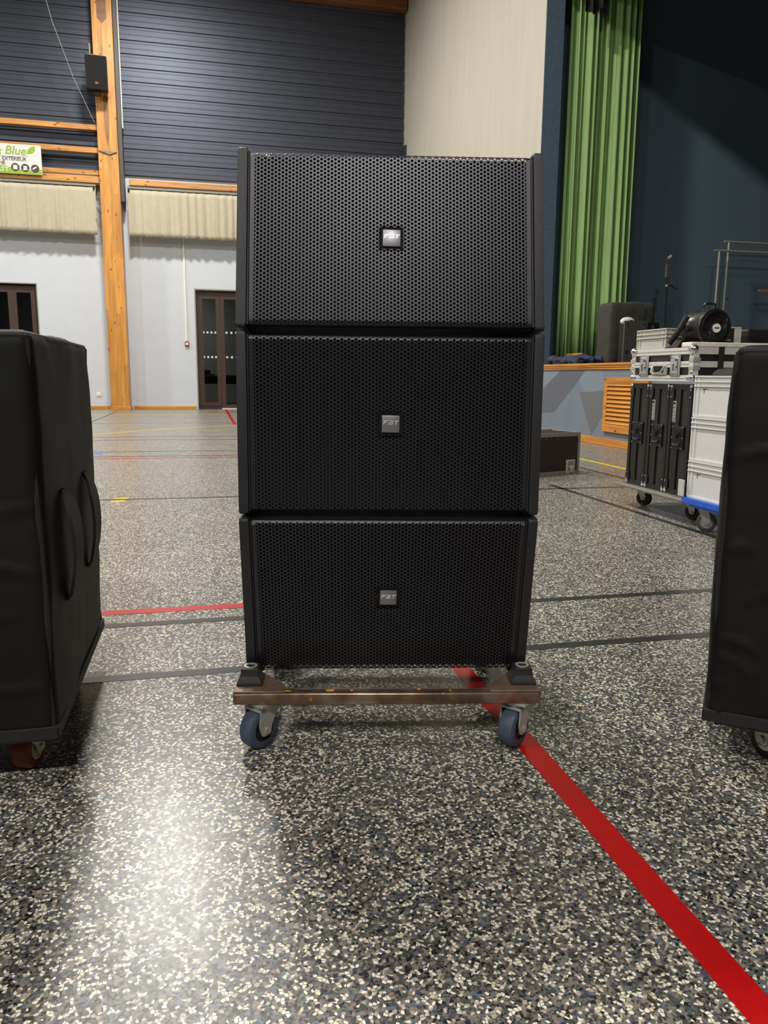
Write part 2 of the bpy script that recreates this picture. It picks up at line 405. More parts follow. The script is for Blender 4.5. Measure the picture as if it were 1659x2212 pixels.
# back wall with a door opening and a window opening (solid blocks around the holes)
WIN = (-5.4, -3.40, 0.05, 2.637); DOOR = (-0.183, 1.65, 0.0, 2.637)
bm = NB()
for x0, x1, z0, z1 in ((-20, WIN[0], 0, 4.75), (WIN[0], WIN[1], WIN[3], 4.75), (WIN[1], DOOR[0], 0, 4.75), (DOOR[0], DOOR[1], DOOR[3], 4.75), (DOOR[1], XS, 0, 4.75), (WIN[0], WIN[1], 0, WIN[2]), (-20, XS, 4.75, 9.6)):
    box(bm, x0, x1, YB, YB+0.3, z0, z1)
wb = struct('wall_back', bm, 'white_wall', 'white plastered wall below dark ribbed cladding')
# ribbed cladding sheets above, one object per sheet
def sheet(x0, x1, z0, nrib, pitch=0.262):
    prof = []
    for i in range(nrib):
        b = z0+i*pitch
        prof += [(0.0, b), (0.0, b+0.085), (-0.006, b+0.09), (-0.006, b+0.10), (0.0, b+0.105), (0.0, b+0.19), (0.020, b+0.205), (0.020, b+0.247), (0.0, b+pitch)]
    poly = [(YB-0.06+d, z) for d, z in prof]
    bm = NB()
    A = [bm.verts.new((x0, y, z)) for y, z in poly]; B = [bm.verts.new((x1, y, z)) for y, z in poly]
    for i in range(len(poly)-1): bm.faces.new((A[i], B[i], B[i+1], A[i+1]))
    bk = [bm.verts.new((x, YB-0.005, z)) for x, z in ((x0, z0), (x1, z0), (x1, z0+nrib*pitch), (x0, z0+nrib*pitch))]
    bm.faces.new((bk[3], bk[2], bk[1], bk[0])); bm.faces.new((A[0], bk[0], bk[1], B[0])); bm.faces.new((A[-1], B[-1], bk[2], bk[3]))
    bm.faces.new([bk[0]]+A+[bk[3]]); bm.faces.new([bk[1]]+B+[bk[2]])
    return obj('cladding_sheet', bm, 'clad', parent=wb)
for i in range(5):
    for x0, x1 in ((-8.0, -2.0), (-1.6, 4.5)):
        sheet(x0, x1, 4.90+i*0.262*3, 3)
struct('trim_1', box(NB(), -1.46, XS-0.02, 17.72, 17.95, 8.59, 9.2, 0.01), 'beam_x', 'brown timber beam above the ribbed cladding')
def rail(n, x0, x1, z0, z1, label): struct('trim_%d' % n, box(NB(), x0, x1, 17.72, 17.80, z0, z1, 0.008), 'pine_x', label)
rail(2, -8.0, -1.95, 5.667, 5.772, 'top pine rail across the cladding left of the post')
rail(3, -8.0, -1.95, 5.227, 5.333, 'middle pine rail, right end above the white sign')
rail(4, -8.0, -1.95, 4.795, 4.892, 'thin pine rail below the sign, upper of the close pair')
rail(5, -8.0, -1.95, 4.645, 4.775, 'thick pine rail over the left cream curtain')
rail(6, -1.42, XS-0.02, 4.645, 4.765, 'pine rail over the cream curtain right of the post')
for k, (x0, x1) in enumerate(((-8.0, -2.0), (-1.55, DOOR[0]-0.03), (DOOR[1]+0.03, XS-0.02))):
    o = struct('baseboard_back' if k == 0 else 'baseboard_back', box(NB(), x0, x1, YB-0.025, YB+0.005, 0.0, 0.075, 0.006), 'oak_x', 'honey wood skirting along the white wall')
# other sides of the hall, out of the frame
struct('wall_left', box(NB(), -20.3, -20, -13, YB+0.3, 0, 9.6), 'clad')
struct('wall_rear', box(NB(), -20.3, 13, -13.3, -13, 0, 9.6), 'clad')
struct('ceiling', box(NB(), -20.3, 13, -13.3, YB+0.3, 9.6, 9.9), 'ceiling')

# stage
struct('wall_stage_front', box(NB(), XS, XS+0.2, -13, YB, 0, SH-0.072), 'front_blue', 'blue grey painted stage front')
wsf = bpy.data.objects['wall_stage_front']
def facet(poly, m, d):
    obj('painted_facet', prism(NB(), poly, 'x', XS-d, XS), m, parent=wsf)
facet([(10.6, 0.35), (9.43, 0.87), (10.6, 0.87)], 'front_light', 0.0008)
facet([(9.95, 0.62), (9.43, 0.868), (8.74, 0.868), (9.59, 0.32), (9.95, 0.30)], 'front_dark', 0.0016)
facet([(8.88, 0.60), (8.24, 0.63), (8.29, 0.33), (8.53, 0.09)], 'front_olive', 0.0016)
facet([(9.0, 0.868), (8.35, 0.868), (8.22, 0.65), (8.76, 0.59)], 'front_light', 0.0011)
struct('floor_stage', box(NB(), XS+0.02, 12.8, -13, YB, SH-0.07, SH-0.004), 'stage_floor', 'dark stage floor')
for k, (z0, z1, d) in enumerate(((0.875, 0.896, 0.018), (0.899, 0.918, 0.026), (0.921, 0.949, 0.034))):
    struct('trim_%d' % (7+k), box(NB(), XS-d, XS+0.03, -12.9, YB-0.05, z0, z1, 0.004), 'oak_y', ['lowest', 'middle', 'top'][k]+' honey wood strip of the stage edge nosing')
struct('baseboard_stage', box(NB(), XS-0.03, XS, -12.9, YB-0.05, 0, 0.085, 0.005), 'oak_y', 'honey wood skirting below the stage front')
struct('wall_stage', box(NB(), XS, XS+0.25, YO, YB, SH, 9.6), 'cream_wall', 'tall cream wall beside the stage opening')
struct('trim_10', box(NB(), XS+0.003, XS+0.26, YO-0.012, YO-0.001, SH, 9.6), 'jamb', 'dark blue edge of the cream wall')
struct('wall_stage_lintel', box(NB(), XS, XS+0.25, -13, YO-0.02, 5.92, 9.6), 'cream_wall', 'cream wall above the stage opening')
struct('wall_stage_side', box(NB(), XS+0.27, 13, 10.9, 11.1, SH-0.004, 9.6), 'stage_blue', 'dark blue side wall of the stage')
struct('wall_stage_rear', box(NB(), 12.8, 13, -13, 10.9, SH-0.07, 9.6), 'stage_blue', 'dark blue rear wall of the stage')
struct('trim_11', box(NB(), XS-0.05, XS, 17.72, YB-0.07, 4.9, 5.85), 'clad', 'dark cladding corner piece')

# window and glazed door in the back wall
def glazed(name, x0, x1, z0, z1, label, leaves, y=YB+0.10):
    o = struct(name, _frame(x0, x1, z0, z1, 0.07, y, y+0.07), 'brown_frame', label)
    for lx0, lx1, lz0, lz1 in leaves:
        obj('leaf_frame', _frame(lx0, lx1, lz0, lz1, 0.085, y-0.015, y+0.045), 'brown_frame', parent=o)
        obj('pane', box(NB(), lx0+0.06, lx1-0.06, y+0.012, y+0.02, lz0+0.06, lz1-0.06), 'glass', parent=o)
    return o
def _frame(x0, x1, z0, z1, t, y0, y1):
    bm = NB()
    box(bm, x0, x0+t, y0, y1, z0, z1); box(bm, x1-t, x1, y0, y1, z0, z1); box(bm, x0+t, x1-t, y0, y1, z1-t, z1); box(bm, x0+t, x1-t, y0, y1, z0, z0+t)
    return bm
win = glazed('window_1', WIN[0]+0.02, WIN[1]-0.02, WIN[2]+0.02, WIN[3]-0.05, 'brown framed dark window behind the left speaker cover',
             [(-5.32, -4.62, 0.13, 2.53), (-4.62, -3.92, 0.13, 2.53), (-3.92, -3.47, 0.13, 2.53)])
door = glazed('door_1', DOOR[0]+0.03, DOOR[1]-0.03, 0.0, DOOR[3]-0.055, 'brown framed glazed double door with rows of frosted dots',
              [(-0.10, 0.36, 0.07, 2.515), (0.37, 0.95, 0.02, 2.515), (0.96, 1.56, 0.02, 2.515)])
for zz in (1.705, 1.163):
    for xx in (-0.005, 0.082, 0.169, 0.256, 0.50, 0.607, 0.714, 0.82):
        if xx < 0.3 or xx > 0.45:
            obj('frosted_dot', cyl(NB(), (xx, YB+0.106, zz), (xx, YB+0.1115, zz), 0.026, seg=16), 'dot', parent=door)
obj('threshold', box(NB(), 0.36, 1.6, YB-0.0, YB+0.1, 0.0, 0.02), 'white_plastic', parent=door)
struct('trim_12', _frame(DOOR[0], DOOR[1], -0.1, DOOR[3], 0.028, YB-0.002, YB+0.1), 'reveal', 'grey reveal around the glazed door')
struct('trim_13', _frame(WIN[0], WIN[1], WIN[2]-0.02, WIN[3], 0.02, YB-0.002, YB+0.1), 'reveal', 'grey reveal around the dark window')
# dim room behind the glass
bm = NB(); box(bm, -9, 6, 22.3, 22.5, 0, 3.2); box(bm, -9.2, -9, YB+0.3, 22.5, 0, 3.2); box(bm, 6, 6.2, YB+0.3, 22.5, 0, 3.2); box(bm, -9.2, 6.2, YB+0.3, 22.5, 3.2, 3.3)
struct('wall_foyer', bm, 'backroom', 'dim grey wall of the room behind the glass')
struct('floor_foyer', box(NB(), -9, 6, YB+0.3, 22.3, -0.1, -0.002), 'stage_floor')
def foyer_table(x, y, label):
    t = thing('table', label, 'table', (x, y, 0), 0, 'tables behind the glass door')
    obj('tabletop', box(NB(), -0.7, 0.7, -0.35, 0.35, 0.72, 0.76, 0.005), 'dark_furn', t)
    obj('apron', box(NB(), -0.62, 0.62, -0.3, 0.3, 0.55, 0.72), 'void', t)
    for sx in (-0.6, 0.6):
        for sy in (-0.28, 0.28): obj('leg', cyl(NB(), (sx, sy, 0), (sx, sy, 0.72), 0.02, seg=10), 'dark_furn', t)
foyer_table(0.35, 20.0, 'dark table seen through the glazed door')
def foyer_chair():
    t = thing('stacking_chair', 'dark chair turned upside down on the table behind the glass', 'chair', (0.0, 19.95, 0.765), 0.2)
    obj('seat', box(NB(), -0.2, 0.2, -0.2, 0.2, 0.0, 0.03, 0.01), 'dark_furn', t)
    obj('backrest', box(NB(), -0.2, 0.2, 0.2, 0.22, 0.02, 0.12, 0.01), 'dark_furn', t)
    for sx in (-0.18, 0.18):
        for sy in (-0.18, 0.18): obj('leg', cyl(NB(), (sx, sy, 0.03), (sx, sy, 0.30), 0.011, seg=8), 'chrome', t)
foyer_chair()

# ================================================================== things on the back wall
def post():
    t = thing('glulam_post', 'tall knotty honey pine post in front of the dark cladding', 'post', (-1.79, 17.55, 0))
    obj('shaft', box(NB(), -0.195, 0.195, 0, 0.38, 0.0, 8.9, 0.008), 'pine_z', t)
    obj('plinth', box(NB(), -0.21, 0.215, -0.018, 0.38, 0, 0.075, 0.006), 'oak_x', t)
    obj('steel_channel', box(NB(), 0.198, 0.275, 0.12, 0.38, 4.3, 8.9, 0.004), 'grey_panel', t)
    obj('white_strip', box(NB(), 0.277, 0.30, 0.20, 0.25, 5.75, 8.9, 0.003), 'white_plastic', t)
    obj('steel_plate', prism(NB(), [(-0.09, 8.1), (0.09, 8.1), (0.09, 7.72), (0.0, 7.62), (-0.09, 7.72)], 'y', -0.006, 0.0), 'beam_x', t, label='dark brown pointed steel plate')
    b = NB(); prism(b, [(-0.19, 5.235), (0.17, 5.225), (0.03, 5.165)], 'y', -0.03, 0.0); obj('metal_bracket', b, 'steel_grey', t)
    obj('hook', tube(NB(), [(-0.2, 0.02, 4.02), (-0.255, -0.02, 4.07), (-0.27, -0.02, 4.13)], 0.014), 'steel_grey', t)
    obj('dark_stain', prism(NB(), roundpoly([(-0.045, 6.28), (0.05, 6.28), (0.055, 5.9), (0.035, 5.5), (0.0, 5.32), (-0.03, 5.5), (-0.05, 5.9)], 0.05), 'y', -0.0012, 0.0), 'pine_dark', t, label='dark stain under the loudspeaker')  # darker pine shape on the post front, tapering downwards
post()
def wall_speaker():
    t = thing('wall_loudspeaker', 'black loudspeaker hung on the pine post', 'loudspeaker', (-1.915, 17.45, 6.30), 0.06, rx=0.12)
    obj('cabinet', box(NB(), -0.20, 0.20, -0.30, -0.02, 0.0, 0.60, 0.008), 'spk_black', t)
    obj('front_grille', box(NB(), -0.192, 0.192, -0.306, -0.30, 0.008, 0.592, 0.002), 'foam', t)
    obj('red_badge', box(NB(), -0.03, 0.03, -0.311, -0.306, 0.09, 0.13, 0.002), 'red_plastic', t)
    obj('top_plate', box(NB(), -0.16, 0.16, -0.22, -0.03, 0.60, 0.625, 0.004), 'steel_grey', t)
    for sx in (-0.11, 0.11): obj('bracket_arm', box(NB(), sx-0.012, sx+0.012, -0.10, 0.03, 0.62, 0.84, 0.003), 'steel_grey', t)
    obj('lower_bracket', box(NB(), -0.06, 0.06, -0.2, 0.02, -0.07, 0.0, 0.004), 'spk_black', t)
wall_speaker()
def pleated(name, x0, x1, z0, z1, y, amp, waves, label, m, cat, seed, nx=260, nz=10, gather=0.0, thick=0.004, group=None, hem=0.0):
    rnd = random.Random(seed); ph = [rnd.uniform(0, 6.28) for _ in range(6)]; fr = [waves*(0.7+0.6*rnd.random()) for _ in range(6)]
    bm = NB(); V = []
    for j in range(nz+1):
        v = j/nz; row = []
        for i in range(nx+1):
            u = i/nx
            s = 0.5*math.sin(2*PI*waves*u+1.3*math.sin(2*PI*waves*0.21*u+ph[0])+ph[1])+0.3*math.sin(2*PI*fr[2]*u+ph[2]+0.5*v)+0.2*math.sin(2*PI*fr[3]*1.9*u+ph[3])
            a = amp*(0.55+0.45*(1-v))
            xx = x0+(x1-x0)*u; zz = z0+(z1-z0)*v
            if j == 0: zz += hem*math.sin(2*PI*waves*0.5*u+ph[4])
            xx += gather*math.sin(2*PI*waves*u+ph[5])*0.4
            row.append(bm.verts.new((xx, y+a*s, zz)))
        V.append(row)
    for j in range(nz):
        for i in range(nx): bm.faces.new((V[j][i], V[j][i+1], V[j+1][i+1], V[j+1][i]))
    return bm
def pelmet(x0, x1, label, seed):
    t = thing('pelmet_curtain', label, 'curtain', ((x0+x1)/2, 17.70, 3.625), 0, 'cream curtains under the pine rails')
    c = (x0+x1)/2
    cl = obj('cloth', pleated('cloth', x0-c, x1-c, 0, 0.925, 0, 0.035, (x1-x0)*5.2, '', '', '', seed, hem=0.006), 'cream_cloth', t, smooth=60)
    md = cl.modifiers.new('thickness', 'SOLIDIFY'); md.thickness = 0.004
    obj('curtain_rod', cyl(NB(), (x0-c, 0.03, 0.955), (x1-c, 0.03, 0.955), 0.012, seg=10), 'steel_grey', t)
    obj('rod_backing', box(NB(), x0-c, x1-c, 0.05, 0.28, 0.93, 1.02), 'reveal', t)
    for e in (x0-c+0.03, x1-c-0.03): obj('end_knob', ball(NB(), (e, -0.03, 0.90), 0.022, 10), 'void', t)
pelmet(-8.0, -2.09, 'cream gathered curtain under the rails left of the post', 3)
pelmet(-1.465, 4.45, 'cream gathered curtain between the post and the speaker stack', 5)
tr = obj('cable_trunking', box(NB(), -0.392, -0.355, YB-0.035, YB, 1.5, 3.75, 0.003), 'white_plastic')
tag(tr, 'thin white cable trunking running down to the red call point', 'trunking')
t = thing('call_point', 'small red alarm call point beside the glazed door', 'alarm', (-0.37, YB, 1.437))
obj('box', box(NB(), -0.045, 0.045, -0.05, 0, -0.045, 0.045, 0.005), 'red_plastic', t); obj('glass_window', box(NB(), -0.028, 0.028, -0.053, -0.05, -0.02, 0.025), 'white_plastic', t)
obj('label_plate', box(NB(), -0.035, 0.035, -0.003, 0, -0.115, -0.065), 'white_wall', t)
t = thing('wall_socket', 'cream wall socket left of the post foot', 'socket', (-2.282, YB, 0.323))
obj('plate', box(NB(), -0.05, 0.05, -0.012, 0, -0.045, 0.045, 0.004), 'white_plastic', t); obj('rocker', box(NB(), -0.025, 0.025, -0.018, -0.012, -0.025, 0.025, 0.002), 'white_plastic', t)
tag(obj('hanging_wire', tube(NB(), [(-2.95, 17.0, 8.7), (-2.65, 17.1, 7.4), (-2.35, 17.25, 6.5), (-2.02, 17.5, 5.75)], 0.006, 6), 'cable'), 'thin pale wire slanting in front of the cladding', 'wire')

def sign():
    t = thing('advert_sign', 'white and green advert board on the pine rails', 'sign', (-3.09, 17.66, 4.715))
    W_ = 2.2; H_ = 0.565
    obj('board', box(NB(), -W_, 0, 0, 0.03, 0, H_, 0.006), 'sign_white', t)
    Q = (PI/2, 0, 0)
    obj('green_band', prism(NB(), [(-W_+0.01, 0.005), (-0.01, 0.005), (-0.01, 0.10), (-0.25, 0.075), (-0.5, 0.10), (-0.75, 0.155), (-W_+0.01, 0.155)], 'y', -0.002, 0.0), 'sign_green', t)
    text('script_lettering', '& Blue', 0.225, 'sign_green', t, (-0.885, -0.003, 0.365), Q, shear=0.22, bold=0.003, depth=0.0006)
    text('dark_lettering', 'EXTÉRIEUR', 0.093, 'sign_brown', t, (-0.735, -0.003, 0.250), Q, bold=0.0008, depth=0.0006, space=0.97)
    for ch_, x_ in (('E', -0.905), ('T', -0.835)): text('dark_letter', ch_, 0.098, 'sign_brown', t, (x_, -0.003, 0.250), Q, bold=0.0014, depth=0.0006)
    for ch_, x_ in (('N', -0.80), ('E', -0.728)): text('dark_letter', ch_, 0.098, 'sign_brown', t, (x_, -0.003, 0.168), Q, bold=0.0008, depth=0.0006)
    text('white_lettering', 'BATT', 0.12, 'sign_white', t, (-0.915, -0.004, 0.035), Q, bold=0.002, depth=0.0006)
    lf = [(0, 0), (0.02, 0.08), (0.08, 0.14), (0.16, 0.16), (0.155, 0.07), (0.10, 0.015), (0.03, 0.005)]
    obj('leaf', prism(NB(), [(x-0.27, z+0.385) for x, z in lf], 'y', -0.003, 0.0), 'sign_green', t)
    for k, x in enumerate((-0.50, -0.315, -0.13)):
        d = obj('round_icon', cyl(NB(), (x, -0.004, 0.125-0.004*k), (x, 0, 0.125-0.004*k), 0.078, seg=28), 'sign_brown', t)
        b = NB()
        if k == 0: box(b, x-0.04, x+0.04, -0.006, -0.004, 0.085, 0.165)
        elif k == 1: box(b, x-0.032, x+0.032, -0.006, -0.004, 0.12, 0.158); prism(b, [(x-0.048, 0.08), (x+0.048, 0.08), (x+0.028, 0.115), (x-0.028, 0.115)], 'y', -0.006, -0.004)
        else: prism(b, [(x-0.045, 0.09), (x+0.025, 0.135), (x+0.04, 0.16), (x-0.005, 0.15), (x-0.05, 0.115)], 'y', -0.006, -0.004)
        obj('pictogram', b, 'sign_pale', d)
    obj('swoosh', tube(NB(), [(-0.98, -0.002, 0.355), (-0.7, -0.002, 0.325), (-0.45, -0.002, 0.318), (-0.25, -0.002, 0.345)], 0.003, 6), 'front_olive', t)
sign()

# ================================================================== on and at the stage
def louver():
    t = thing('louvered_vent', 'honey wood louvered vent in the stage front', 'vent', (XS-0.005, 0, 0))
    y1, y0, z0, z1 = 8.22, 7.3, 0.165, 0.785
    b = NB(); box(b, -0.03, 0, y1-0.075, y1, z0, z1, 0.004); box(b, -0.03, 0, y0, y0+0.075, z0, z1, 0.004); box(b, -0.03, 0, y0+0.075, y1-0.075, z1-0.075, z1, 0.004); box(b, -0.03, 0, y0+0.075, y1-0.075, z0, z0+0.09, 0.004)
    obj('frame', b, 'oak_slat', t)
    obj('dark_backing', box(NB(), -0.004, 0.0, y0+0.05, y1-0.05, z0+0.05, z1-0.05), 'brown_ply', t)
    b = NB(); box(b, -0.006, 0.006, -(y1-y0-0.15)/2, (y1-y0-0.15)/2, -0.024, 0.024, 0.002)
    first = obj('slat', b, 'oak_slat', t, (-0.018, (y0+y1)/2, z0+0.113), (0, rad(32), 0))
    for k in range(1, 10):
        s = first.copy(); COL.objects.link(s); s.location = (-0.018, (y0+y1)/2, z0+0.113+k*0.0478)
louver()
def stage_curtain():
    t = thing('stage_curtain', 'long green velvet stage curtain hanging in folds', 'curtain', (5.44, 10.35, 1.02))
    c = obj('cloth', pleated('', -0.45, 0.47, 0, 6.4, 0, 0.17, 8.5, '', '', '', 11, nx=300, nz=8, gather=0.05), 'green_velvet', t, smooth=60)
    c.modifiers.new('thickness', 'SOLIDIFY').thickness = 0.006
    c2 = obj('rear_cloth', pleated('', -0.50, -0.25, 0.04, 6.4, 0.16, 0.05, 1.6, '', '', '', 12, nx=60, nz=6), 'green_velvet', t, smooth=60)
    c2.modifiers.new('thickness', 'SOLIDIFY').thickness = 0.006
stage_curtain()
d = obj('drape_end', pleated('', -0.17, 0.17, 0, 1.2, 0, 0.07, 3, '', '', '', 21, nx=60, nz=6, hem=0.04), 'black_drape', loc=(5.05, 10.0, 5.42), smooth=60)
d.modifiers.new('thickness', 'SOLIDIFY').thickness = 0.006
tag(d, 'end of a black drape above the green curtain', 'drape')

def rbox(bm, L, D, H, r, n, disp=None):
    """rounded cushion box, corner at 0,0,0"""
    g = bmesh.ops.create_cube(bm, size=2.0)
    bmesh.ops.subdivide_edges(bm, edges=bm.edges[:], cuts=n, use_grid_fill=True)
    h = Vector((L/2, D/2, H/2))
    for v in bm.verts:
        p = Vector((v.co.x*h.x, v.co.y*h.y, v.co.z*h.z))
        q = Vector([max(-(h[i]-r), min(h[i]-r, p[i])) for i in range(3)])
        d = p-q
        nrm = d.normalized() if d.length > 1e-6 else Vector((0, 0, 1))
        p = q+nrm*r
        if disp: p = p+disp(p+h, nrm)
        v.co = p+h
    return bm
def stage_speaker():
    t = thing('covered_loudspeaker', 'loudspeaker in a charcoal cloth cover on the stage edge', 'loudspeaker', (5.11, 9.28, SH), -0.05)
    obj('cover', rbox(NB(), 0.62, 0.40, 0.80, 0.05, 14, lambda p, n: n*0.012*noise.noise(p*7)), 'charcoal_cloth', t, smooth=60)
    obj('hem_piping', tube(NB(), [(0.47, -0.004, 0.01), (0.47, -0.004, 0.72)], 0.006, 6), 'black_drape', t)
stage_speaker()
def panel():
    t = thing('grey_metal_panel', 'flat grey metal panel leaning against the covered loudspeaker', 'panel', (5.08, 8.86, SH), -0.03)
    obj('sheet', box(NB(), 0, 0.31, 0, 0.03, 0, 0.53, 0.004), 'grey_panel', t)
    for x in (0.03, 0.26): obj('keyhole_slot', prism(NB(), [(x, 0.475), (x+0.02, 0.475), (x+0.013, 0.51), (x+0.007, 0.51)], 'y', -0.002, 0.0), 'void', t)
    obj('vent_patch', box(NB(), 0.03, 0.07, -0.002, 0.0, 0.13, 0.17), 'laminate', t)
panel()
t = thing('white_dome', 'white rounded dome showing over the grey panel', 'dome', (5.19, 8.99, SH))
obj('body', box(NB(), -0.08, 0.08, -0.05, 0.05, 0, 0.50, 0.005), 'laminate', t)
obj('shell', ball(NB(), (0, 0, 0.53), 0.10, 16, (1, 0.5, 0.55)), 'white_board', t, smooth=60)
obj('slot', box(NB(), 0.0, 0.04, -0.058, -0.03, 0.525, 0.545, 0.002), 'void', t)
t = thing('black_equipment_box', 'small black box with a metal catch beside the grey panel', 'case', (5.42, 8.95, SH))
obj('body', box(NB(), 0, 0.20, 0, 0.25, 0, 0.53, 0.01), 'laminate', t); obj('metal_catch', box(NB(), 0.09, 0.12, -0.012, 0, 0.40, 0.49, 0.004), 'chrome', t)
obj('wire_loop', tube(NB(), [(-0.05, 0.02, 0.53), (-0.02, 0.02, 0.60), (0.03, 0.02, 0.64), (0.07, 0.02, 0.60), (0.09, 0.02, 0.53)], 0.004, 6), 'void', t)
t = thing('folded_jacket', 'crumpled navy jacket lying on the stage edge', 'jacket', (4.56, 9.1, SH))
def jk(p, n): return n*0.05*noise.noise(p*9)+n*0.02*noise.noise(p*23)
obj('cloth', rbox(NB(), 0.42, 0.80, 0.095, 0.045, 26, jk), 'navy_cloth', t, smooth=70)
t = thing('low_trestle', 'honey wood bar of a low trestle behind the navy jacket', 'trestle', (5.0, 9.82, SH))
obj('bar', box(NB(), 0, 0.035, 0, 0.46, 0.128, 0.163, 0.006), 'oak_y', t)
for yy in (0.10, 0.40): obj('leg', box(NB(), 0.004, 0.03, yy, yy+0.03, 0, 0.128, 0.003), 'oak_y', t)
def mic_stand():
    t = thing('microphone_stand', 'black microphone stand with a cable clip on the stage', 'stand', (6.36, 10.0, SH))
    obj('pole', tube(NB(), [(0, 0, 0.02), (0, 0, 0.6), (-0.02, 0, 1.2)], 0.013, 10), 'rubber', t)
    obj('base', cyl(NB(), (0, 0, 0), (0, 0, 0.03), 0.13, 0.12, seg=24), 'rubber', t)
    obj('bag', box(NB(), -0.055, 0.01, -0.02, 0.02, 1.21, 1.40, 0.012), 'steel_grey', t, label='grey clip block on the pole')
    obj('clip', tube(NB(), [(-0.02, 0, 1.40), (-0.005, 0, 1.46), (0.0, 0, 1.48)], 0.010, 8), 'rubber', t)
    obj('microphone_head', cyl(NB(), (-0.025, 0, 1.47), (0.02, 0, 1.51), 0.022, 0.026, seg=14), 'zinc', t)
    obj('side_hook', tube(NB(), [(-0.015, 0, 1.11), (0.06, 0, 1.12), (0.11, 0, 1.08), (0.15, 0, 1.07), (0.16, 0, 1.13)], 0.008, 8), 'rubber', t)
    obj('pole_joint', ball(NB(), (-0.016, 0, 1.11), 0.022, 10), 'zinc', t)
mic_stand()
def garment_rail(x, y, h, L, label):
    t = thing('garment_rail', label, 'rail', (x, y, SH), 0, 'nickel garment rails')
    obj('top_bar', cyl(NB(), (-0.06, 0, h), (L, 0, h), 0.017, seg=12), 'nickel', t)
    for xx in (0.02, L-0.1):
        obj('upright', cyl(NB(), (xx, 0, 0.03), (xx, 0, h), 0.017, seg=12), 'nickel', t)
        obj('foot', box(NB(), xx-0.02, xx+0.02, -0.2, 0.2, 0, 0.03, 0.006), 'nickel', t)
        obj('clamp_knob', ball(NB(), (xx+0.03, -0.02, h-0.83), 0.018, 8), 'chrome', t)
garment_rail(7.44, 10.45, 1.70, 1.5, 'lower nickel garment rail by the blue stage wall')
garment_rail(7.66, 10.55, 1.85, 1.5, 'taller nickel garment rail by the blue stage wall')
t = thing('coat_hanger', 'pale wooden coat hanger at the right edge of the stage', 'hanger', (8.42, 10.5, 2.09))
b = NB(); prism(b, roundpoly([(-0.21, 0.0), (-0.205, 0.028), (0, 0.045), (0.205, 0.028), (0.21, 0.0), (0, 0.01)], 0.012), 'y', -0.012, 0.012, 0.003); obj('shoulder_bar', b, 'hanger_wood', t)
obj('hook', tube(NB(), [(0, 0, 0.03), (0, 0, 0.10), (0.03, 0, 0.15), (0.0, 0, 0.19), (-0.03, 0, 0.16)], 0.004, 6), 'chrome', t)

# ================================================================== casters
def caster(parent, x, y, ztop, R, wd, phi, tyre, hub, trail=0.02, plate=0.075, base='zinc'):
    """ztop: underside of the board; wheel stands on z=0 of the parent"""
    c = NB()
    prism(c, [(-plate/2, -plate/2), (plate/2, -plate/2), (plate/2, plate/2), (-plate/2, plate/2)], 'z', ztop-0.005, ztop)
    cyl(c, (0, 0, ztop-0.018), (0, 0, ztop-0.005), plate*0.40, seg=20)
    o = obj('caster', c, base, parent, (x, y, 0), (0, 0, phi), smooth=40)
    zt = ztop-0.016; hw = wd/2+0.005
    f = NB()
    for s in (-1, 1):
        prof = [(-trail*0-0.030, zt), (0.030, zt), (trail+0.016, R+0.008), (trail+0.012, R-0.012), (trail-0.012, R-0.012), (trail-0.020, R+0.012), (-0.028, zt-0.012)]
        prism(f, roundpoly(prof, 0.006, 3), 'x', s*hw-0.0015, s*hw+0.0015)
    box(f, -hw-0.0015, hw+0.0015, -0.030, 0.030, zt-0.004, zt+0.002, 0.001)
    obj('fork', f, base, o, smooth=40)
    wbm = NB()
    prof = [(-wd/2, R*0.62), (-wd/2, R*0.88), (-wd*0.42, R*0.97), (-wd*0.25, R), (wd*0.25, R), (wd*0.42, R*0.97), (wd/2, R*0.88), (wd/2, R*0.62)]
    seg = 36; rings = []
    for k in range(seg):
        a = 2*PI*k/seg
        rings.append([wbm.verts.new((px, trail+math.cos(a)*r, R+math.sin(a)*r)) for px, r in prof])
    for k in range(seg):
        A, B = rings[k], rings[(k+1) % seg]
        for j in range(len(prof)): wbm.faces.new((A[j], A[(j+1) % len(prof)], B[(j+1) % len(prof)], B[j]))
    obj('wheel', wbm, tyre, o, smooth=40)
    h = NB(); cyl(h, (-wd*0.42, trail, R), (wd*0.42, trail, R), R*0.62, seg=28); ring(h, (wd*0.42, trail, R), (1, 0, 0), R*0.62, R*0.52, 0.004); ring(h, (-wd*0.42, trail, R), (1, 0, 0), R*0.62, R*0.52, 0.004)
    obj('hub', h, hub, o, smooth=40)
    obj('axle_bolt', cyl(NB(), (-hw-0.006, trail, R), (hw+0.006, trail, R), 0.0075, seg=6), 'zinc', o)
    return o

# ================================================================== the speaker stack
SX, SY = 0.0115*math.cos(rad(13))+1.5*math.sin(rad(13)), -0.0115*math.sin(rad(13))+1.5*math.cos(rad(13))
SYAW = rad(2.0-13.0)
def stk(x, y):
    c, s = math.cos(SYAW), math.sin(SYAW)
    return (SX+c*x-s*y, SY+s*x+c*y)

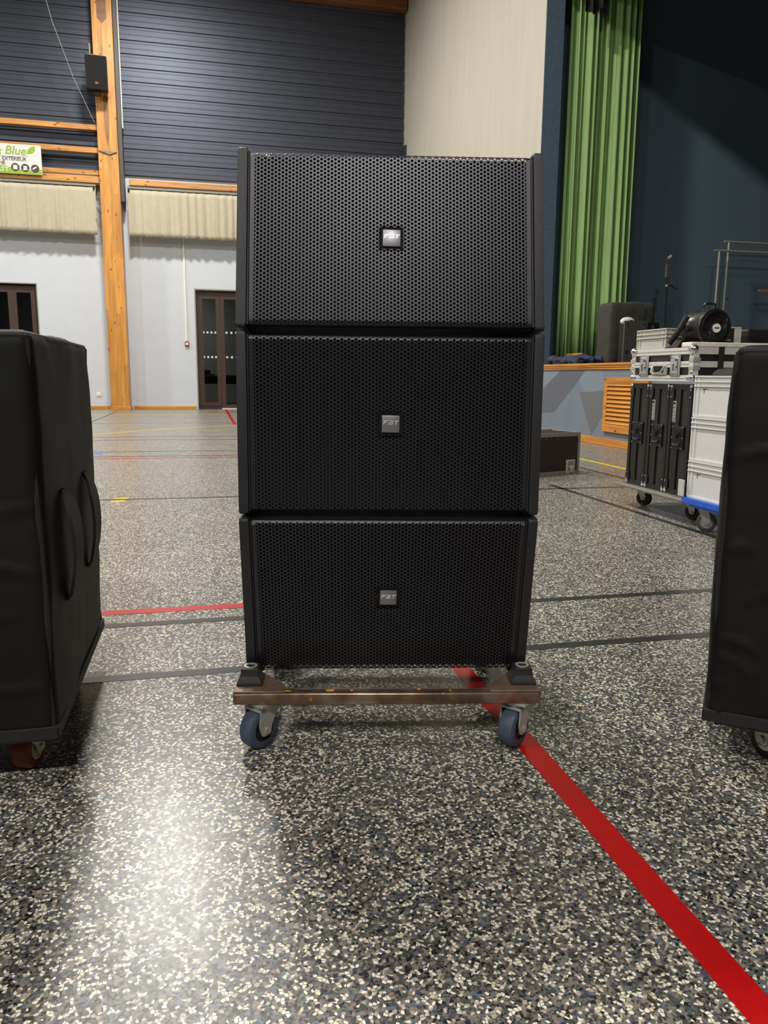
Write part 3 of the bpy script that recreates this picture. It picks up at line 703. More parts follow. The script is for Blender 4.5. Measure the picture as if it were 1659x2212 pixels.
def dolly():
    t = thing('stack_dolly', 'low rusty steel wheeled dolly carrying the speaker stack', 'dolly', (SX, SY, 0), SYAW)
    W2 = 0.317; z0, z1 = 0.105, 0.130
    fr = box(NB(), -W2, W2, -0.012, 0.020, z0, z1, 0.0045, 3); obj('front_rail', fr, 'rust', t, smooth=50)
    obj('rear_rail', box(NB(), -W2, W2, 0.52, 0.552, z0, z1, 0.003), 'rust', t)
    for xx in (-0.297, 0.267):
        obj('rear_support', box(NB(), xx, xx+0.03, 0.50, 0.53, z1, 0.250, 0.002), 'rust', t)
        obj('front_support', box(NB(), xx, xx+0.03, 0.110, 0.125, z1, 0.139, 0.002), 'rust', t)
    for s in (-1, 1):
        obj('side_rail', box(NB(), s*W2-s*0.036, s*W2, 0.0205, 0.5195, z0, z1, 0.003), 'rust', t)
        for yb, d in ((0.0, 1), (0.54, -1)):
            g = NB(); prism(g, [(s*(W2-0.001), yb-0.008*d), (s*(W2-0.001), yb+0.105*d), (s*(W2-0.045), yb+0.105*d), (s*(W2-0.105), yb+0.022*d), (s*(W2-0.105), yb-0.008*d)], 'z', z1+0.0002, z1+0.0035, 0.0008)
            obj('corner_gusset', g, 'raw_plate', t)
        for yy in (0.045,):
            p = NB(); S = [(0.027, 0), (0.026, 0.006), (0.0195, 0.018), (0.0178, 0.034)]
            rr = [[p.verts.new((s*0.287+a*w_, yy+b*w_, z1+0.004+h)) for a, b in ((-1, -1), (1, -1), (1, 1), (-1, 1))] for w_, h in S]
            for q in range(3):
                for k in range(4): p.faces.new((rr[q][k], rr[q][(k+1) % 4], rr[q+1][(k+1) % 4], rr[q+1][k]))
            p.faces.new(rr[0][::-1]); p.faces.new(rr[-1])
            bmesh.ops.bevel(p, geom=p.edges[:], offset=0.0012, segments=1, affect='EDGES')
            pd = obj('corner_pad', p, 'rubber', t, smooth=30)
            if yy < 0.1: obj('pad_ring', ring(NB(), (s*0.287, yy, z1+0.0385), (0, 0, 1), 0.014, 0.010, 0.003), 'zinc', pd)
    for x, y in ((-0.262, 0.03), (0.276, 0.03)): caster(t, x, y, z0, 0.0425, 0.034, rad(-38), 'tyre', 'tyre_black', trail=-0.012, plate=0.07)
    for x, y in ((-0.262, 0.515), (0.276, 0.515)): caster(t, x, y, z0, 0.0425, 0.034, rad(-20), 'tyre', 'tyre_black', trail=-0.012, plate=0.07)
    rnd = random.Random(4)
    for x, y, a, b in ((-0.275, 0.055, 0.020, 0.006), (-0.268, 0.043, 0.008, 0.006), (-0.21, 0.002, 0.010, 0.003), (-0.118, 0.004, 0.012, 0.005), (-0.075, 0.004, 0.004, 0.003), (0.065, 0.008, 0.006, 0.003), (0.13, 0.002, 0.004, 0.002), (0.285, 0.066, 0.004, 0.003)):
        poly = [(x+a*math.cos(k*PI/4)*rnd.uniform(0.6, 1.2), y+b*math.sin(k*PI/4)*rnd.uniform(0.6, 1.2)) for k in range(8)]
        zz = z1+0.0036 if abs(x) > 0.212 else z1+0.0001
        obj('orange_paint_fleck', prism(NB(), poly, 'z', zz, zz+0.0008), 'orange_paint', t)
dolly()

HC, DC, WC = 0.357, 0.48, 0.60     # cabinet front height, depth, width
WEDGE = rad(6.1)
def grille_mesh():
    p = 0.0079; Rh = p/math.sqrt(3); cx = 1.5*Rh; r = 0.00292; t = 0.0012
    ncol, HG = 79, 0.346; rb = 0.011; s0 = HG/2-rb; smax = s0+rb*PI/2-0.003
    verts = []; faces = []; idx = {}
    def fold(x, s, d):
        # s along the sheet height, d depth behind the sheet; the ends bend back round a small radius
        a = abs(s)
        if a <= s0: return (x, d, s)
        th = (a-s0)/rb; sg = 1 if s > 0 else -1
        return (x, rb-(rb-d)*math.cos(th), sg*(s0+(rb-d)*math.sin(th)))
    def V(x, s, d):
        k = (round(x*2e5), round(s*2e5), round(d*2e5))
        if k not in idx:
            idx[k] = len(verts); verts.append(fold(x, s, d))
        return idx[k]
    nrow = int(2*smax/p)+2
    for c in range(ncol):
        x0 = (c-(ncol-1)/2)*cx
        for rI in range(nrow):
            s_ = (rI-(nrow-1)/2)*p+(p/2 if c % 2 else 0)
            if abs(s_)+p/2 > smax: continue
            if abs(x0-0.001) < 0.022 and abs(s_-0.002) < 0.022: continue
            hx = [V(x0+Rh*math.cos(k*PI/3), s_+Rh*math.sin(k*PI/3), 0.0) for k in range(6)]
            h0 = [V(x0+r*math.cos(k*PI/6), s_+r*math.sin(k*PI/6), 0.0) for k in range(12)]
            h1 = [V(x0+r*math.cos(k*PI/6), s_+r*math.sin(k*PI/6), t) for k in range(12)]
            for k in range(6):
                a, b2, c2 = h0[2*k], h0[2*k+1], h0[(2*k+2) % 12]; A, B = hx[k], hx[(k+1) % 6]
                faces.append((A, b2, a)); faces.append((A, B, b2)); faces.append((B, c2, b2))
            for k in range(12):
                faces.append((h0[k], h0[(k+1) % 12], h1[(k+1) % 12], h1[k]))
    # solid margins, just behind the sheet so the ragged cell edge is closed
    xe = ncol*cx/2+0.0022; XE = 0.2755
    N = 24
    for sx in (-1, 1):
        prev = None
        for k in range(N+1):
            s = -smax-0.002+(2*smax+0.004)*k/N
            # denser near the bends
            s = (smax+0.002)*math.sin(PI/2*(2*k/N-1))
            q = (V(sx*(xe-0.0055), s, 0.0004), V(sx*XE, s, 0.0004))
            if prev: faces.append((prev[0], prev[1], q[1], q[0]))
            prev = q
    for sg in (-1, 1):
        prev = None
        for k in range(7):
            s = sg*(smax-p*0.8+(rb*PI/2+s0+0.0-(smax-p*0.8))*k/6)
            q = (V(-XE, s, 0.0005), V(XE, s, 0.0005))
            if prev: faces.append((prev[0], prev[1], q[1], q[0]))
            prev = q
    me = bpy.data.meshes.new('grille'); me.from_pydata(verts, [], faces); me.update()
    me.materials.append(M['grille'])
    bm = bmesh.new(); bm.from_mesh(me); bmesh.ops.recalc_face_normals(bm, faces=bm.faces); bm.to_mesh(me); bm.free()
    return me
GR = grille_mesh()
def letters():
    """F B T as slanted bars on a badge 35 mm square; returns a mesh in x,z"""
    b = NB(); sh = 0.25
    def bar(x0, x1, z0, z1):
        prism(b, [(x0+sh*z0, z0), (x1+sh*z0, z0), (x1+sh*z1, z1), (x0+sh*z1, z1)], 'y', -0.0007, 0.0)
    h = 0.0078; w_ = 0.0014
    # F
    bar(-0.0145, -0.0055, h-w_, h); bar(-0.0135, -0.0118, 0, h-w_); bar(-0.0118, -0.007, h*0.42, h*0.42+w_)
    # B
    bar(-0.0030, 0.0040, h-w_, h); bar(-0.0030, 0.0046, 0, w_); bar(-0.0010, 0.0040, h*0.44, h*0.44+w_); bar(0.0036, 0.0052, w_, h*0.44); bar(0.0036, 0.0050, h*0.44+w_, h-w_); bar(-0.0030, -0.0014, w_, h*0.40)
    # T
    bar(0.0068, 0.0155, h-w_, h); bar(0.0104, 0.0122, 0, h-w_)
    return b
def cab_profile(f, bk, zlo, zhi, inset):
    tw = math.tan(WEDGE)
    return [(f, zlo+f*tw), (bk, zlo+bk*tw), (bk, zhi-bk*tw), (f, zhi-f*tw)]
def array_module(label, y, z, lean):
    x_, y_ = stk(0.0, y)
    t = thing('line_array_speaker', label, 'loudspeaker', (x_, y_, z), SYAW, 'line array speakers stacked on the dolly', rx=lean)
    obj('cabinet', prism(NB(), cab_profile(0.022, DC, 0.004, HC-0.004, 0), 'x', -0.2775, 0.2775), 'spk_black', t)
    obj('baffle_foam', box(NB(), -0.274, 0.274, 0.012, 0.0215, 0.012, HC-0.012), 'foam', t)
    g = bpy.data.objects.new('grille', GR); COL.objects.link(g); g.parent = t; g.location = (0, 0.001, HC/2)
    for s in (-1, 1):
        c = NB(); pr = cab_profile(-0.004, DC-0.01, 0.0, HC, 0)
        prism(c, roundpoly(pr, 0.007, 4), 'x', s*0.281, s*0.300, 0.0035, 3)
        obj('side_cheek', c, 'spk_black', t, smooth=35)
        obj('inner_bead', box(NB(), s*0.2765, s*0.2805, 0.0005, 0.03, 0.006, HC-0.006, 0.0012), 'spk_black', t)
        for yy in (0.05, 0.40):
            tw = math.tan(WEDGE)*yy
            obj('link_plate', box(NB(), s*0.283, s*0.294, yy-0.022, yy+0.022, HC-tw-0.012, HC-tw+0.003, 0.002), 'case_edge', t)
    bz = HC/2+0.002
    obj('badge_recess', box(NB(), -0.021, 0.023, 0.0035, 0.011, bz-0.022, bz+0.022), 'void', t)
    bd = NB(); box(bd, -0.0175, 0.0175, -0.0022, 0.0, -0.0168, 0.0168, 0.0012, 2)
    b = obj('badge', bd, 'badge', t, (0.001, 0.0025, bz), (0, rad(0.8), 0), smooth=40)
    obj('badge_lettering', letters(), 'badge_letter', b, (-0.0015, -0.0022, -0.001))
    return t
m1 = array_module('topmost line array speaker of the stack, leaning back, bright square badge', 0.032, 0.8610, rad(-13.2))
m2 = array_module('middle line array speaker of the three on the dolly', 0.021, 0.4970, rad(-1.5))
m3 = array_module('lowest line array speaker, leaning forward just above the rusty dolly', 0.083, 0.1375, rad(10.7))
for s in (-0.245, 0.236):
    obj('lock_knob', cyl(NB(), (s, 0.045, HC-0.006), (s, 0.045, HC+0.010), 0.008, 0.006, seg=14), 'zinc', m1)

# ================================================================== padded covers left and right
def cover(name, label, loc, rz, L, D, H, z0, wheels, tyre, hub, creases, handles, side_creases=()):
    t = thing(name, label, 'covered cart', loc, rz)
    def seg(p, a):
        (u0, v0, u1, v1, amp) = a
        d = Vector((u1-u0, v1-v0)); q = Vector((p[0]-u0, p[1]-v0)); k = q.dot(d)/d.length_squared
        if k < -0.02 or k > 1.02: return 0.0
        e = (q-d*max(0, min(1, k))); e.y -= 0.010*math.sin(k*PI)
        return amp*math.exp(-(e.length/0.006)**2)*math.sin(PI*max(0, min(1, k)))**0.5
    def disp(p, n):
        s = 0.006*noise.noise(p*4.0+Vector((loc[0]*9, 0, 0)))+0.002*noise.noise(p*14)
        if abs(n.y) > 0.9: s += 0.010*math.sin(PI*p.x/L)*math.sin(PI*p.z/H)
        if abs(n.x) > 0.9: s += 0.008*math.sin(PI*p.y/D)*math.sin(PI*p.z/H)
        if n.y < -0.8:
            for a in creases: s += seg((p.x, p.z), a)
        return n*s
    c = obj('cover', rbox(NB(), L, D, H, 0.022, 76, disp), 'nylon', t, (0, 0, z0), smooth=80)
    r = 0.0065; i = 0.010
    obj('edge_piping', tube(NB(), [(x, y, H-i) for x, y in ((i, i*0.5), (L*0.5, -0.001), (L-i, i*0.5), (L-i*0.4, D*0.5), (L-i, D-i*0.5), (L*0.5, D), (i, D-i*0.5), (i*0.4, D*0.5))], r, 8, True), 'nylon_edge', c)
    for x, y in ((i*0.8, i*0.8), (L-i*0.8, i*0.8), (L-i*0.8, D-i*0.8), (i*0.8, D-i*0.8)):
        obj('corner_piping', tube(NB(), [(x, y, 0.01), (x+0.002, y, H*0.3), (x-0.002, y, H*0.6), (x, y, H-0.012)], r, 8), 'nylon_edge', c)
    b = NB()
    for x0, x1, y0, y1 in ((0, L, -0.003, 0.004), (0, L, D-0.004, D+0.003), (-0.003, 0.004, 0, D), (L-0.004, L+0.003, 0, D)): box(b, x0, x1, y0, y1, -0.004, 0.020, 0.0015)
    obj('hem_band', b, 'nylon_edge', c)
    obj('base_board', box(NB(), 0.02, L-0.02, 0.02, D-0.02, z0-0.018, z0+0.02, 0.003), 'laminate', t)
    for y, zlo, zhi in handles:
        hb = NB(); N = 14; ws0 = 0.095
        ro = []
        for k in range(N+1):
            u = k/N; bul = 0.024*math.sin(PI*u)**0.6; ws = ws0*(0.35+0.65*min(1, 5*u, 5*(1-u)))
            ro.append([hb.verts.new((L+0.004+bul+e, y+d, zlo+(zhi-zlo)*u)) for d, e in ((-ws/2, 0), (ws/2, 0), (ws/2, 0.006), (-ws/2, 0.006))])
        for k in range(N):
            for j in range(4): hb.faces.new((ro[k][j], ro[k][(j+1) % 4], ro[k+1][(j+1) % 4], ro[k+1][j]))
        hb.faces.new(ro[0][::-1]); hb.faces.new(ro[-1])
        obj('strap_handle', hb, 'nylon_edge', c, smooth=50)
    for x, y, ph in wheels: caster(t, x, y, z0-0.018, 0.042, 0.036, ph, tyre, hub, trail=-0.012)
    return t
cover('covered_speaker_cart', 'black padded cover on a wheeled cart at the left edge', (-0.985, 1.43, 0), 0.0, 0.70, 0.66, 0.735, 0.108,
      [(0.62, 0.10, 2.9), (0.08, 0.10, 0.3), (0.62, 0.56, 0.5), (0.08, 0.56, -0.3)], 'tyre_red', 'hub_cream',
      [(0.50, 0.385, 0.69, 0.43, 0.007), (0.56, 0.325, 0.69, 0.305, 0.006), (0.40, 0.05, 0.69, 0.10, 0.008), (0.45, 0.2, 0.67, 0.235, 0.004)],
      [(0.155, 0.22, 0.44), (0.43, 0.22, 0.44)])
cover('covered_speaker_cart', 'black padded cover on a wheeled cart at the right edge', (0.950, 1.262, 0), rad(-38), 0.70, 0.62, 0.728, 0.104,
      [(0.12, 0.12, 0.8), (0.60, 0.10, 0.3), (0.12, 0.52, 0.5), (0.60, 0.52, -0.3)], 'tyre_black', 'hub_grey',
      [(0.01, 0.52, 0.12, 0.535, 0.007), (0.02, 0.34, 0.06, 0.352, 0.008), (0.05, 0.24, 0.14, 0.285, 0.006), (0.01, 0.165, 0.09, 0.15, 0.007), (0.015, 0.135, 0.08, 0.095, 0.007), (0.01, 0.08, 0.05, 0.05, 0.006), (0.0, 0.03, 0.04, 0.0, 0.006)], [])

# ================================================================== cases and crates on the right
def ball_corner(parent, x, y, z, r, m='chrome'):
    return obj('ball_corner', ball(NB(), (x, y, z), r, 12), m, parent, smooth=60)
def platform():
    t = thing('platform_dolly', 'grey edged board dolly under the black flight cases', 'dolly', (2.50, 3.60, 0))
    obj('board', box(NB(), -0.03, 0.62, 0.0, 0.72, 0.118, 0.138, 0.006), 'alu_dull', t)
    for x, y, p in ((0.11, 0.62, 0.5), (0.11, 0.12, 0.4), (0.53, 0.62, 0.3), (0.53, 0.12, 0.6)): caster(t, x, y, 0.118, 0.047, 0.03, p, 'tyre_black', 'tyre_black', trail=-0.015, plate=0.08)
platform()
def black_case(y0, label, logo):
    t = thing('black_flight_case', label, 'flight case', (2.515, y0, 0.139), 0, 'black flight cases on the board dolly')
    D_, L_, H_ = 0.200, 0.55, 0.605
    obj('body', box(NB(), 0.006, L_-0.006, 0.003, D_-0.003, 0.004, H_-0.004), 'case_black', t)
    for x in (0.0, L_-0.03):
        e = NB()
        for y in (0.0, D_-0.028): box(e, x, x+0.03, y, y+0.028, 0.0, H_, 0.002)
        for z in (0.0, H_-0.03): box(e, x, x+0.03, 0.028, D_-0.028, z, z+0.03, 0.002)
        obj('edge_extrusion', e, 'case_edge', t)
    obj('lid_seam', box(NB(), -0.002, 0.006, D_*0.60-0.024, D_*0.60+0.024, 0.03, H_-0.03, 0.001), 'case_edge', t)
    for y in (0.012, D_-0.012):
        for z in (0.014, H_-0.012): ball_corner(t, 0.004, y, z, 0.0118)
        for z in (0.05, H_-0.05):
            obj('corner_bracket', prism(NB(), [(y-0.011 if y < 0.1 else y-0.028, z-0.03), (y+0.026 if y < 0.1 else y+0.011, z-0.03), (y+0.028 if y < 0.1 else y+0.011, z+0.03), (y-0.011 if y < 0.1 else y-0.026, z+0.03)], 'x', -0.003, 0.0), 'case_edge', t)
            for dz in (-0.02, 0.02): obj('rivet', ball(NB(), (-0.004, y-0.004, z+dz), 0.0042, 6), 'chrome', t)
    hy, hz = 0.10, 0.315
    hp = obj('handle_plate', box(NB(), -0.004, 0.006, hy-0.055, hy+0.055, hz-0.065, hz+0.065, 0.006), 'case_edge', t)
    obj('handle_recess', box(NB(), -0.006, -0.003, hy-0.036, hy+0.036, hz-0.045, hz+0.045, 0.001), 'void', hp)
    obj('handle_grip', tube(NB(), [(-0.008, hy-0.03, hz-0.035), (-0.012, hy-0.012, hz-0.04), (-0.012, hy+0.012, hz-0.04), (-0.008, hy+0.03, hz-0.035)], 0.007, 8), 'rubber', hp)
    obj('handle_spring', tube(NB(), [(-0.008, hy-0.02, hz+0.03), (-0.01, hy, hz), (-0.008, hy+0.02, hz+0.025)], 0.004, 6), 'case_edge', hp)
    for a in (-0.048, 0.048):
        for c in (-0.058, 0.0, 0.058): obj('rivet', ball(NB(), (-0.005, hy+a, hz+c), 0.004, 6), 'chrome', t)
    if logo:
        ly, lz = 0.145, 0.455
        lp = obj('brand_plate', box(NB(), -0.005, 0.003, ly-0.013, ly+0.013, lz-0.057, lz+0.057, 0.001), 'sign_white', t)
        obj('plate_inset', box(NB(), -0.0056, -0.005, ly-0.0105, ly+0.0105, lz-0.054, lz+0.054), 'case_edge', lp)
        R = Matrix(((0, 0, -1), (0, -1, 0), (-1, 0, 0)))
        text('brand_lettering', 'INNOX', 0.0235, 'sign_white', lp, (-0.0062, ly+0.0085, lz-0.049), Matrix(((0, 0, -1), (0, -1, 0) if False else (-1, 0, 0), (0, 1, 0))).to_euler(), bold=0.0006, depth=0.0002, space=1.25)
        for ch in lp.children:
            if ch.name.startswith('brand_lettering'):
                # reads upwards on the face that looks to -X
                ch.matrix_local = Matrix.Translation((-0.0062, ly-0.0085, lz-0.05)) @ Matrix(((0, 0, -1, 0), (0, 1, 0, 0), (1, 0, 0, 0), (0, 0, 0, 1)))
    return t
black_case(3.655, 'black flight case nearest the pale crates, plate high on its side', True)
black_case(3.860, 'black flight case between the two other black cases on the dolly', True)
black_case(4.065, 'black flight case farthest from the crates, without a plate', False)

def alu_case():
    t = thing('aluminium_flight_case', 'black and aluminium flight case with two butterfly latches', 'flight case', (2.50, 3.645, 0.757))
    L_, D_, H_ = 0.98, 0.605, 0.180
    obj('body', box(NB(), 0.006, L_-0.006, 0.006, D_-0.006, 0.005, H_-0.005), 'laminate', t)
    zs = [(0.0, 0.034), (0.076, 0.108), (H_-0.036, H_)]
    for z0, z1 in zs:
        obj('edge_rail', box(NB(), 0, 0.012, 0.0, D_, z0, z1, 0.002), 'alu', t)
        obj('edge_rail', box(NB(), 0.012, L_, 0.0, 0.012, z0, z1, 0.002), 'alu', t)
        obj('rail_groove', box(NB(), -0.0008, 0.002, 0.035, D_-0.035, (z0+z1)/2-0.0015, (z0+z1)/2+0.0015), 'alu_dull', t)
    for y0, y1 in ((0.0, 0.034), (D_-0.034, D_)): obj('corner_post', box(NB(), -0.0015, 0.034, y0-0.0015, y1, 0.0, H_, 0.002), 'alu', t)
    for y in (0.012, D_-0.012):
        for z in (0.020, H_-0.010):
            ball_corner(t, 0.008, y, z, 0.0195 if z < 0.1 else 0.024)
            for dy, dz in ((0.028, 0), (0, 0.026 if z < 0.1 else -0.026)):
                obj('corner_claw', ball(NB(), (-0.001, y+(dy if y < 0.3 else -dy), z+dz), 0.013, 8, (0.4, 1, 1)), 'chrome', t, smooth=60)
        for s in (0.066, 0.108): obj('angle_plate', box(NB(), -0.004, 0.04, y-0.018 if y < 0.3 else y-0.02, y+0.022, s-0.004, s+0.018, 0.002), 'zinc', t)
    for ly in (0.155, 0.465):
        lp = obj('butterfly_latch', box(NB(), -0.008, 0.002, ly-0.044, ly+0.044, 0.028, 0.142, 0.006), 'zinc', t, smooth=40)
        obj('latch_dish', box(NB(), -0.012, -0.007, ly-0.034, ly+0.034, 0.04, 0.125, 0.004), 'chrome', lp, smooth=40)
        obj('latch_wing', cyl(NB(), (-0.018, ly, 0.078), (-0.011, ly, 0.078), 0.024, seg=16), 'chrome', lp, smooth=40)
        obj('latch_thumb', box(NB(), -0.026, -0.017, ly-0.004, ly+0.004, 0.058, 0.098, 0.002), 'zinc', lp)
        obj('latch_hook', box(NB(), -0.020, -0.011, ly-0.02, ly+0.02, 0.108, 0.124, 0.003), 'chrome', lp)
        for a in (-0.036, 0.036):
            for c in (0.034, 0.135): obj('rivet', ball(NB(), (-0.009, ly+a, c), 0.005, 6), 'chrome', lp)
    h = obj('handle_bracket', box(NB(), -0.005, 0.006, 0.235, 0.385, 0.035, 0.092, 0.004), 'zinc', t)
    obj('handle_opening', box(NB(), -0.007, -0.004, 0.262, 0.358, 0.048, 0.085, 0.001), 'void', h)
    obj('handle_grip', tube(NB(), [(-0.008, 0.25, 0.085), (-0.022, 0.262, 0.05), (-0.024, 0.30, 0.044), (-0.024, 0.33, 0.044), (-0.022, 0.36, 0.05), (-0.008, 0.372, 0.085)], 0.005, 8), 'zinc', h)
    obj('strap', box(NB(), 0.145, 0.178, -0.006, -0.001, -0.005, H_+0.004, 0.001), 'nylon_edge', t)
alu_case()
tag(obj('white_foam_board', box(NB(), 0, 0.62, 0, 0.095, 0, 0.026, 0.005), 'white_board', loc=(2.515, 3.690, 0.9395), rot=(0, 0, 0)), 'thick white foam strip lying before the black fan', 'board')

def crate(label, loc, rz, m='crate', mark=False, hh=0.218, L_=0.60, D_=0.40):
    """X depth L_, Y length D_, open top euro crate; marks on the -X face"""
    t = thing('stacking_crate', label, 'crate', loc, rz, 'pale grey stacking crates')
    w_ = 0.006
    b = NB()
    box(b, 0.008, L_-0.008, 0.008, D_-0.008, 0, 0.008); box(b, 0.008, 0.008+w_, 0.008, D_-0.008, 0.008, hh); box(b, L_-0.008-w_, L_-0.008, 0.008, D_-0.008, 0.008, hh)
    box(b, 0.008+w_, L_-0.008-w_, 0.008, 0.008+w_, 0.008, hh); box(b, 0.008+w_, L_-0.008-w_, D_-0.008-w_, D_-0.008, 0.008, hh)
    obj('shell', b, m, t)
    for z0, z1 in ((hh-0.008, hh), (hh-0.032, hh-0.024), (hh-0.054, hh-0.047)):
        r = NB(); box(r, 0, 0.008, 0, D_, z0, z1, 0.0015); box(r, L_-0.008, L_, 0, D_, z0, z1, 0.0015); box(r, 0.008, L_-0.008, 0, 0.008, z0, z1, 0.0015); box(r, 0.008, L_-0.008, D_-0.008, D_, z0, z1, 0.0015)
        obj('rim_rib', r, m, t)
    for y in (0.0, 0.030, D_-0.040, D_-0.010):
        obj('corner_rib', box(NB(), 0.003, 0.0085, y, y+0.010, 0.004, hh-0.008, 0.002), m, t)
    obj('corner_rib', box(NB(), 0.028, 0.038, 0.003, 0.0085, 0.004, hh-0.009, 0.002), m, t)
    obj('base_rib', box(NB(), 0.002, 0.008, 0.006, D_-0.006, 0.0, 0.012, 0.001), m, t)
    if mark:
        k = NB(); box(k, 0.0065, 0.0085, D_-0.100, D_-0.064, hh-0.066, hh-0.063); box(k, 0.0065, 0.0085, D_-0.078, D_-0.0755, hh-0.085, hh-0.066)
        obj('pen_mark', k, 'print_dark', t)
    return t
def blue_dolly():
    t = thing('blue_crate_dolly', 'blue plastic dolly under the stack of pale crates', 'dolly', (2.395, 3.075, 0))
    b = NB()
    for x0, x1, y0, y1 in ((-0.008, 0.06, -0.008, 0.418), (0.548, 0.616, -0.008, 0.418), (0.06, 0.548, -0.008, 0.06), (0.06, 0.548, 0.35, 0.418)): box(b, x0, x1, y0, y1, 0.142, 0.172, 0.003)
    obj('frame', b, 'blue_plastic', t)
    b = NB(); box(b, 0.004, 0.04, 0.06, 0.36, 0.128, 0.142, 0.003); obj('lower_ledge', b, 'blue_plastic', t)
    for x, y, p in ((0.075, 0.345, 0.9), (0.075, 0.07, 0.6), (0.53, 0.345, 0.2), (0.53, 0.07, 0.5)):
        caster(t, x, y, 0.142, 0.049, 0.03, p, 'tyre_grey', 'hub_grey', trail=-0.02, plate=0.08)
    obj('side_plate', box(NB(), -0.012, -0.004, 0.40, 0.45, 0.172, 0.26, 0.004), 'hub_grey', t)
blue_dolly()
crate('bottom pale grey crate resting on the blue dolly', (2.40, 3.08, 0.1725), 0, mark=True, hh=0.190)
crate('middle pale grey crate of the stack on the blue dolly', (2.40, 3.08, 0.3635), 0)
crate('top pale grey crate of the stack on the blue dolly, black cloth in it', (2.40, 3.08, 0.5825), 0, mark=True, hh=0.205)
t = thing('black_cloth_bundle', 'black cloth bundle heaped in the top crate of the stack', 'cloth', (2.44, 3.12, 0.70))
obj('cloth', rbox(NB(), 0.50, 0.30, 0.125, 0.05, 18, lambda p, n: n*0.03*noise.noise(p*8)), 'black_drape', t, smooth=70)
crate('pale grey crate standing behind the aluminium flight case, beside the fan', (2.56, 4.01, 0.9390), 0, m='crate_warm', hh=0.117, L_=0.29, D_=0.31)

def fan():
    t = thing('drum_fan', 'black drum fan with a white hub badge behind the white foam strip', 'fan', (2.725, 3.80, 0.9385), rad(2))
    # local: front looks to -y
    R = 0.102; cz = 0.108; Ld = 0.15
    b = NB(); seg = 40
    prof = [(R, 0.0), (R+0.004, 0.004), (R+0.004, 0.02), (R-0.002, 0.03), (R-0.004, Ld-0.02), (R+0.002, Ld), (R-0.012, Ld), (R-0.012, 0.0)]
    rings = [[b.verts.new((math.cos(2*PI*k/seg)*r, y, cz+math.sin(2*PI*k/seg)*r)) for r, y in prof] for k in range(seg)]
    for k in range(seg):
        A, B = rings[k], rings[(k+1) % seg]
        for j in range(len(prof)): b.faces.new((A[j], A[(j+1) % len(prof)], B[(j+1) % len(prof)], B[j]))
    obj('drum', b, 'fan_black', t, smooth=35)
    obj('back_plate', cyl(NB(), (0, Ld-0.03, cz), (0, Ld-0.02, cz), R-0.0125, seg=32), 'void', t)
    for k in range(26):
        a0 = 2*PI*k/26
        P = [((0.03+(R-0.046)*u)*math.cos(a0+0.9*u), -0.004-0.010*math.sin(PI*u), cz+(0.03+(R-0.046)*u)*math.sin(a0+0.9*u)) for u in [i/8 for i in range(9)]]
        obj('guard_vane', tube(NB(), P, 0.0024, 5), 'fan_black', t)
    for rr in (0.06, 0.09): obj('guard_ring', ring(NB(), (0, -0.008, cz), (0, 1, 0), rr+0.0018, rr-0.0018, 0.004, 36), 'fan_black', t)
    hb = obj('hub_badge', cyl(NB(), (0, -0.014, cz), (0, -0.004, cz), 0.024, seg=28), 'hub_white', t)
    obj('badge_print', box(NB(), -0.014, 0.014, -0.0146, -0.014, cz-0.003, cz+0.004), 'print_dark', hb)
    obj('rotor_hub', cyl(NB(), (0, 0.02, cz), (0, 0.10, cz), 0.035, seg=24), 'fan_black', t)
    for k in range(5):
        a = 2*PI*k/5
        q = Matrix.Translation((0, 0.05, cz)) @ Matrix.Rotation(a, 4, 'Y') @ Matrix.Rotation(rad(35), 4, 'X')
        obj('rotor_blade', box(NB(), 0.03, R-0.02, -0.002, 0.002, -0.028, 0.028, 0.001, 1, q), 'fan_black', t)
    obj('top_handle', tube(NB(), [(-0.035, 0.06, cz+R-0.006), (-0.035, 0.06, cz+R+0.026), (-0.03, 0.06, cz+R+0.032), (0.03, 0.06, cz+R+0.032), (0.035, 0.06, cz+R+0.026), (0.035, 0.06, cz+R-0.006)], 0.006, 8), 'fan_black', t)
    for s in (-1, 1):
        obj('stand_arm', tube(NB(), [(s*(R+0.012), 0.08, cz), (s*(R+0.018), 0.10, 0.05), (s*(R+0.012), 0.15, 0.008)], 0.008, 8), 'fan_black', t)
        obj('pivot_knob', cyl(NB(), (s*(R+0.002), 0.08, cz), (s*(R+0.026), 0.08, cz), 0.017, seg=14), 'fan_black', t)
    obj('carry_tube', tube(NB(), [(-0.17, 0.16, 0.03), (-0.15, 0.12, 0.085), (-0.115, 0.09, 0.175)], 0.016, 10), 'fan_black', t)
fan()
t = thing('slim_aluminium_case', 'black case with one bright aluminium edge behind the fan', 'case', (2.875, 3.955, 0.9390))
obj('body', box(NB(), 0.0, 0.13, 0.006, 0.2, 0, 0.120, 0.003), 'laminate', t)
b = NB(); box(b, 0.09, 0.135, 0, 0.006, 0, 0.120, 0.002); box(b, 0.0, 0.135, 0.0, 0.2, 0.1205, 0.128, 0.002); obj('edge_rail', b, 'alu', t)
obj('metal_strip', box(NB(), 0.01, 0.07, 0.0, 0.006, 0.05, 0.058, 0.001), 'zinc', t)
t = thing('small_black_case', 'small black case with a white catch at the right edge', 'case', (3.08, 3.99, 0.9390), 0.03)
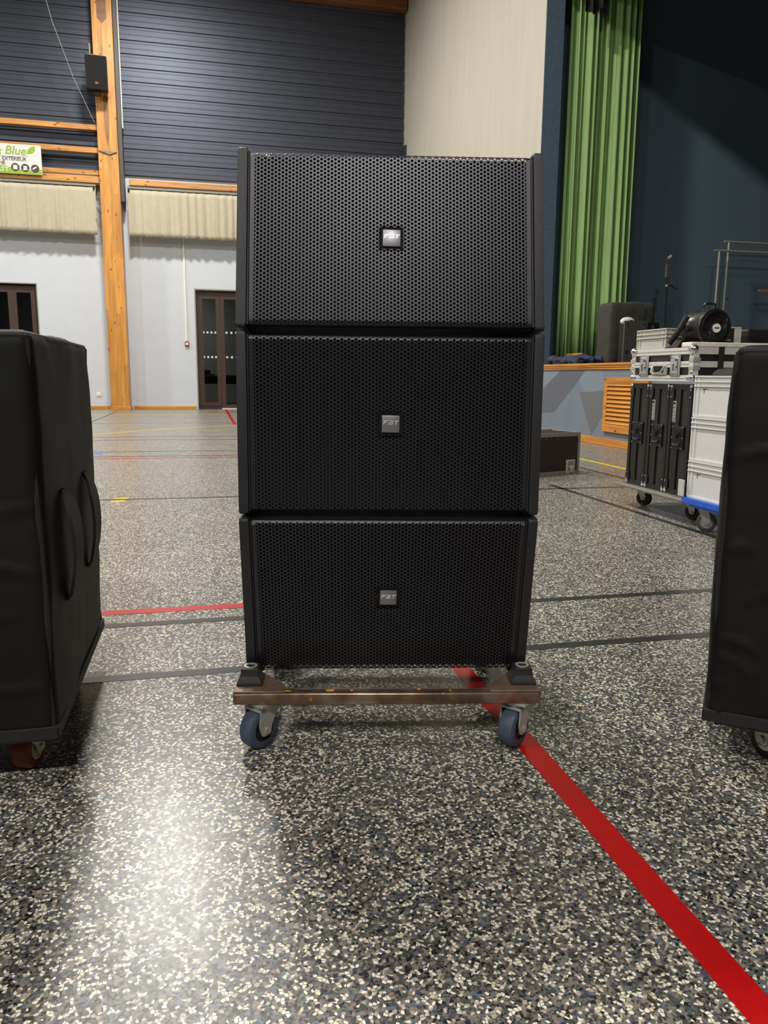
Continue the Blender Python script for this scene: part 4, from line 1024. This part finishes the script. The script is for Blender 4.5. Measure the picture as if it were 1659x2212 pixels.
obj('body', box(NB(), 0, 0.40, 0, 0.2, 0, 0.122, 0.010), 'laminate', t)
obj('lid_seam', box(NB(), 0.004, 0.396, -0.001, 0.002, 0.066, 0.07), 'void', t)
obj('white_catch', prism(NB(), [(0.165, 0.035), (0.192, 0.035), (0.192, 0.06), (0.178, 0.078), (0.165, 0.06)], 'y', -0.008, 0.0), 'hub_white', t)

def flat_case():
    a = math.atan2(0.128, 0.359)
    t = thing('brown_flight_case', 'low dark brown flight case with aluminium edges on the floor', 'flight case', (2.60, 5.672, 0.0), a)
    L_, D_, H_ = 0.42, 0.35, 0.335
    # long case, the left part stands behind the speakers
    x0 = -0.35
    obj('body', box(NB(), x0+0.004, L_-0.004, 0.004, D_, 0.004, H_-0.004), 'brown_ply', t)
    e = NB(); w_ = 0.024
    box(e, x0, L_, 0, 0.014, 0, w_, 0.002); box(e, x0, L_, 0, 0.014, H_-w_*1.3, H_, 0.002); box(e, L_-w_, L_, -0.0015, 0.014, w_, H_-w_*1.3, 0.002)
    box(e, L_-0.014, L_, 0.014, D_, 0, w_, 0.002); box(e, L_-0.014, L_, 0.014, D_, H_-w_, H_, 0.002); box(e, L_-0.012, L_, D_-w_, D_, w_, H_-w_, 0.002)
    obj('edge_extrusion', e, 'alu_dull', t)
    obj('lid_rim', box(NB(), x0, L_, D_-0.02, D_, H_, H_+0.014, 0.002), 'alu', t)
    lp = obj('butterfly_latch', box(NB(), 0.265, 0.365, -0.008, 0.002, -0.0, 0.115, 0.008), 'zinc', t, smooth=40)
    obj('latch_dish', box(NB(), 0.28, 0.35, -0.012, -0.007, 0.035, 0.10, 0.004), 'alu_dull', lp)
    obj('latch_wing', cyl(NB(), (0.315, -0.020, 0.05), (0.315, -0.011, 0.05), 0.022, seg=16), 'chrome', lp, smooth=40)
    obj('latch_hook', box(NB(), 0.300, 0.330, -0.022, -0.011, 0.005, 0.03, 0.004), 'chrome', lp)
    for x in (0.03, 0.16, 0.385): obj('rivet', ball(NB(), (x, -0.001, H_-0.045), 0.006, 6), 'chrome', t)
flat_case()
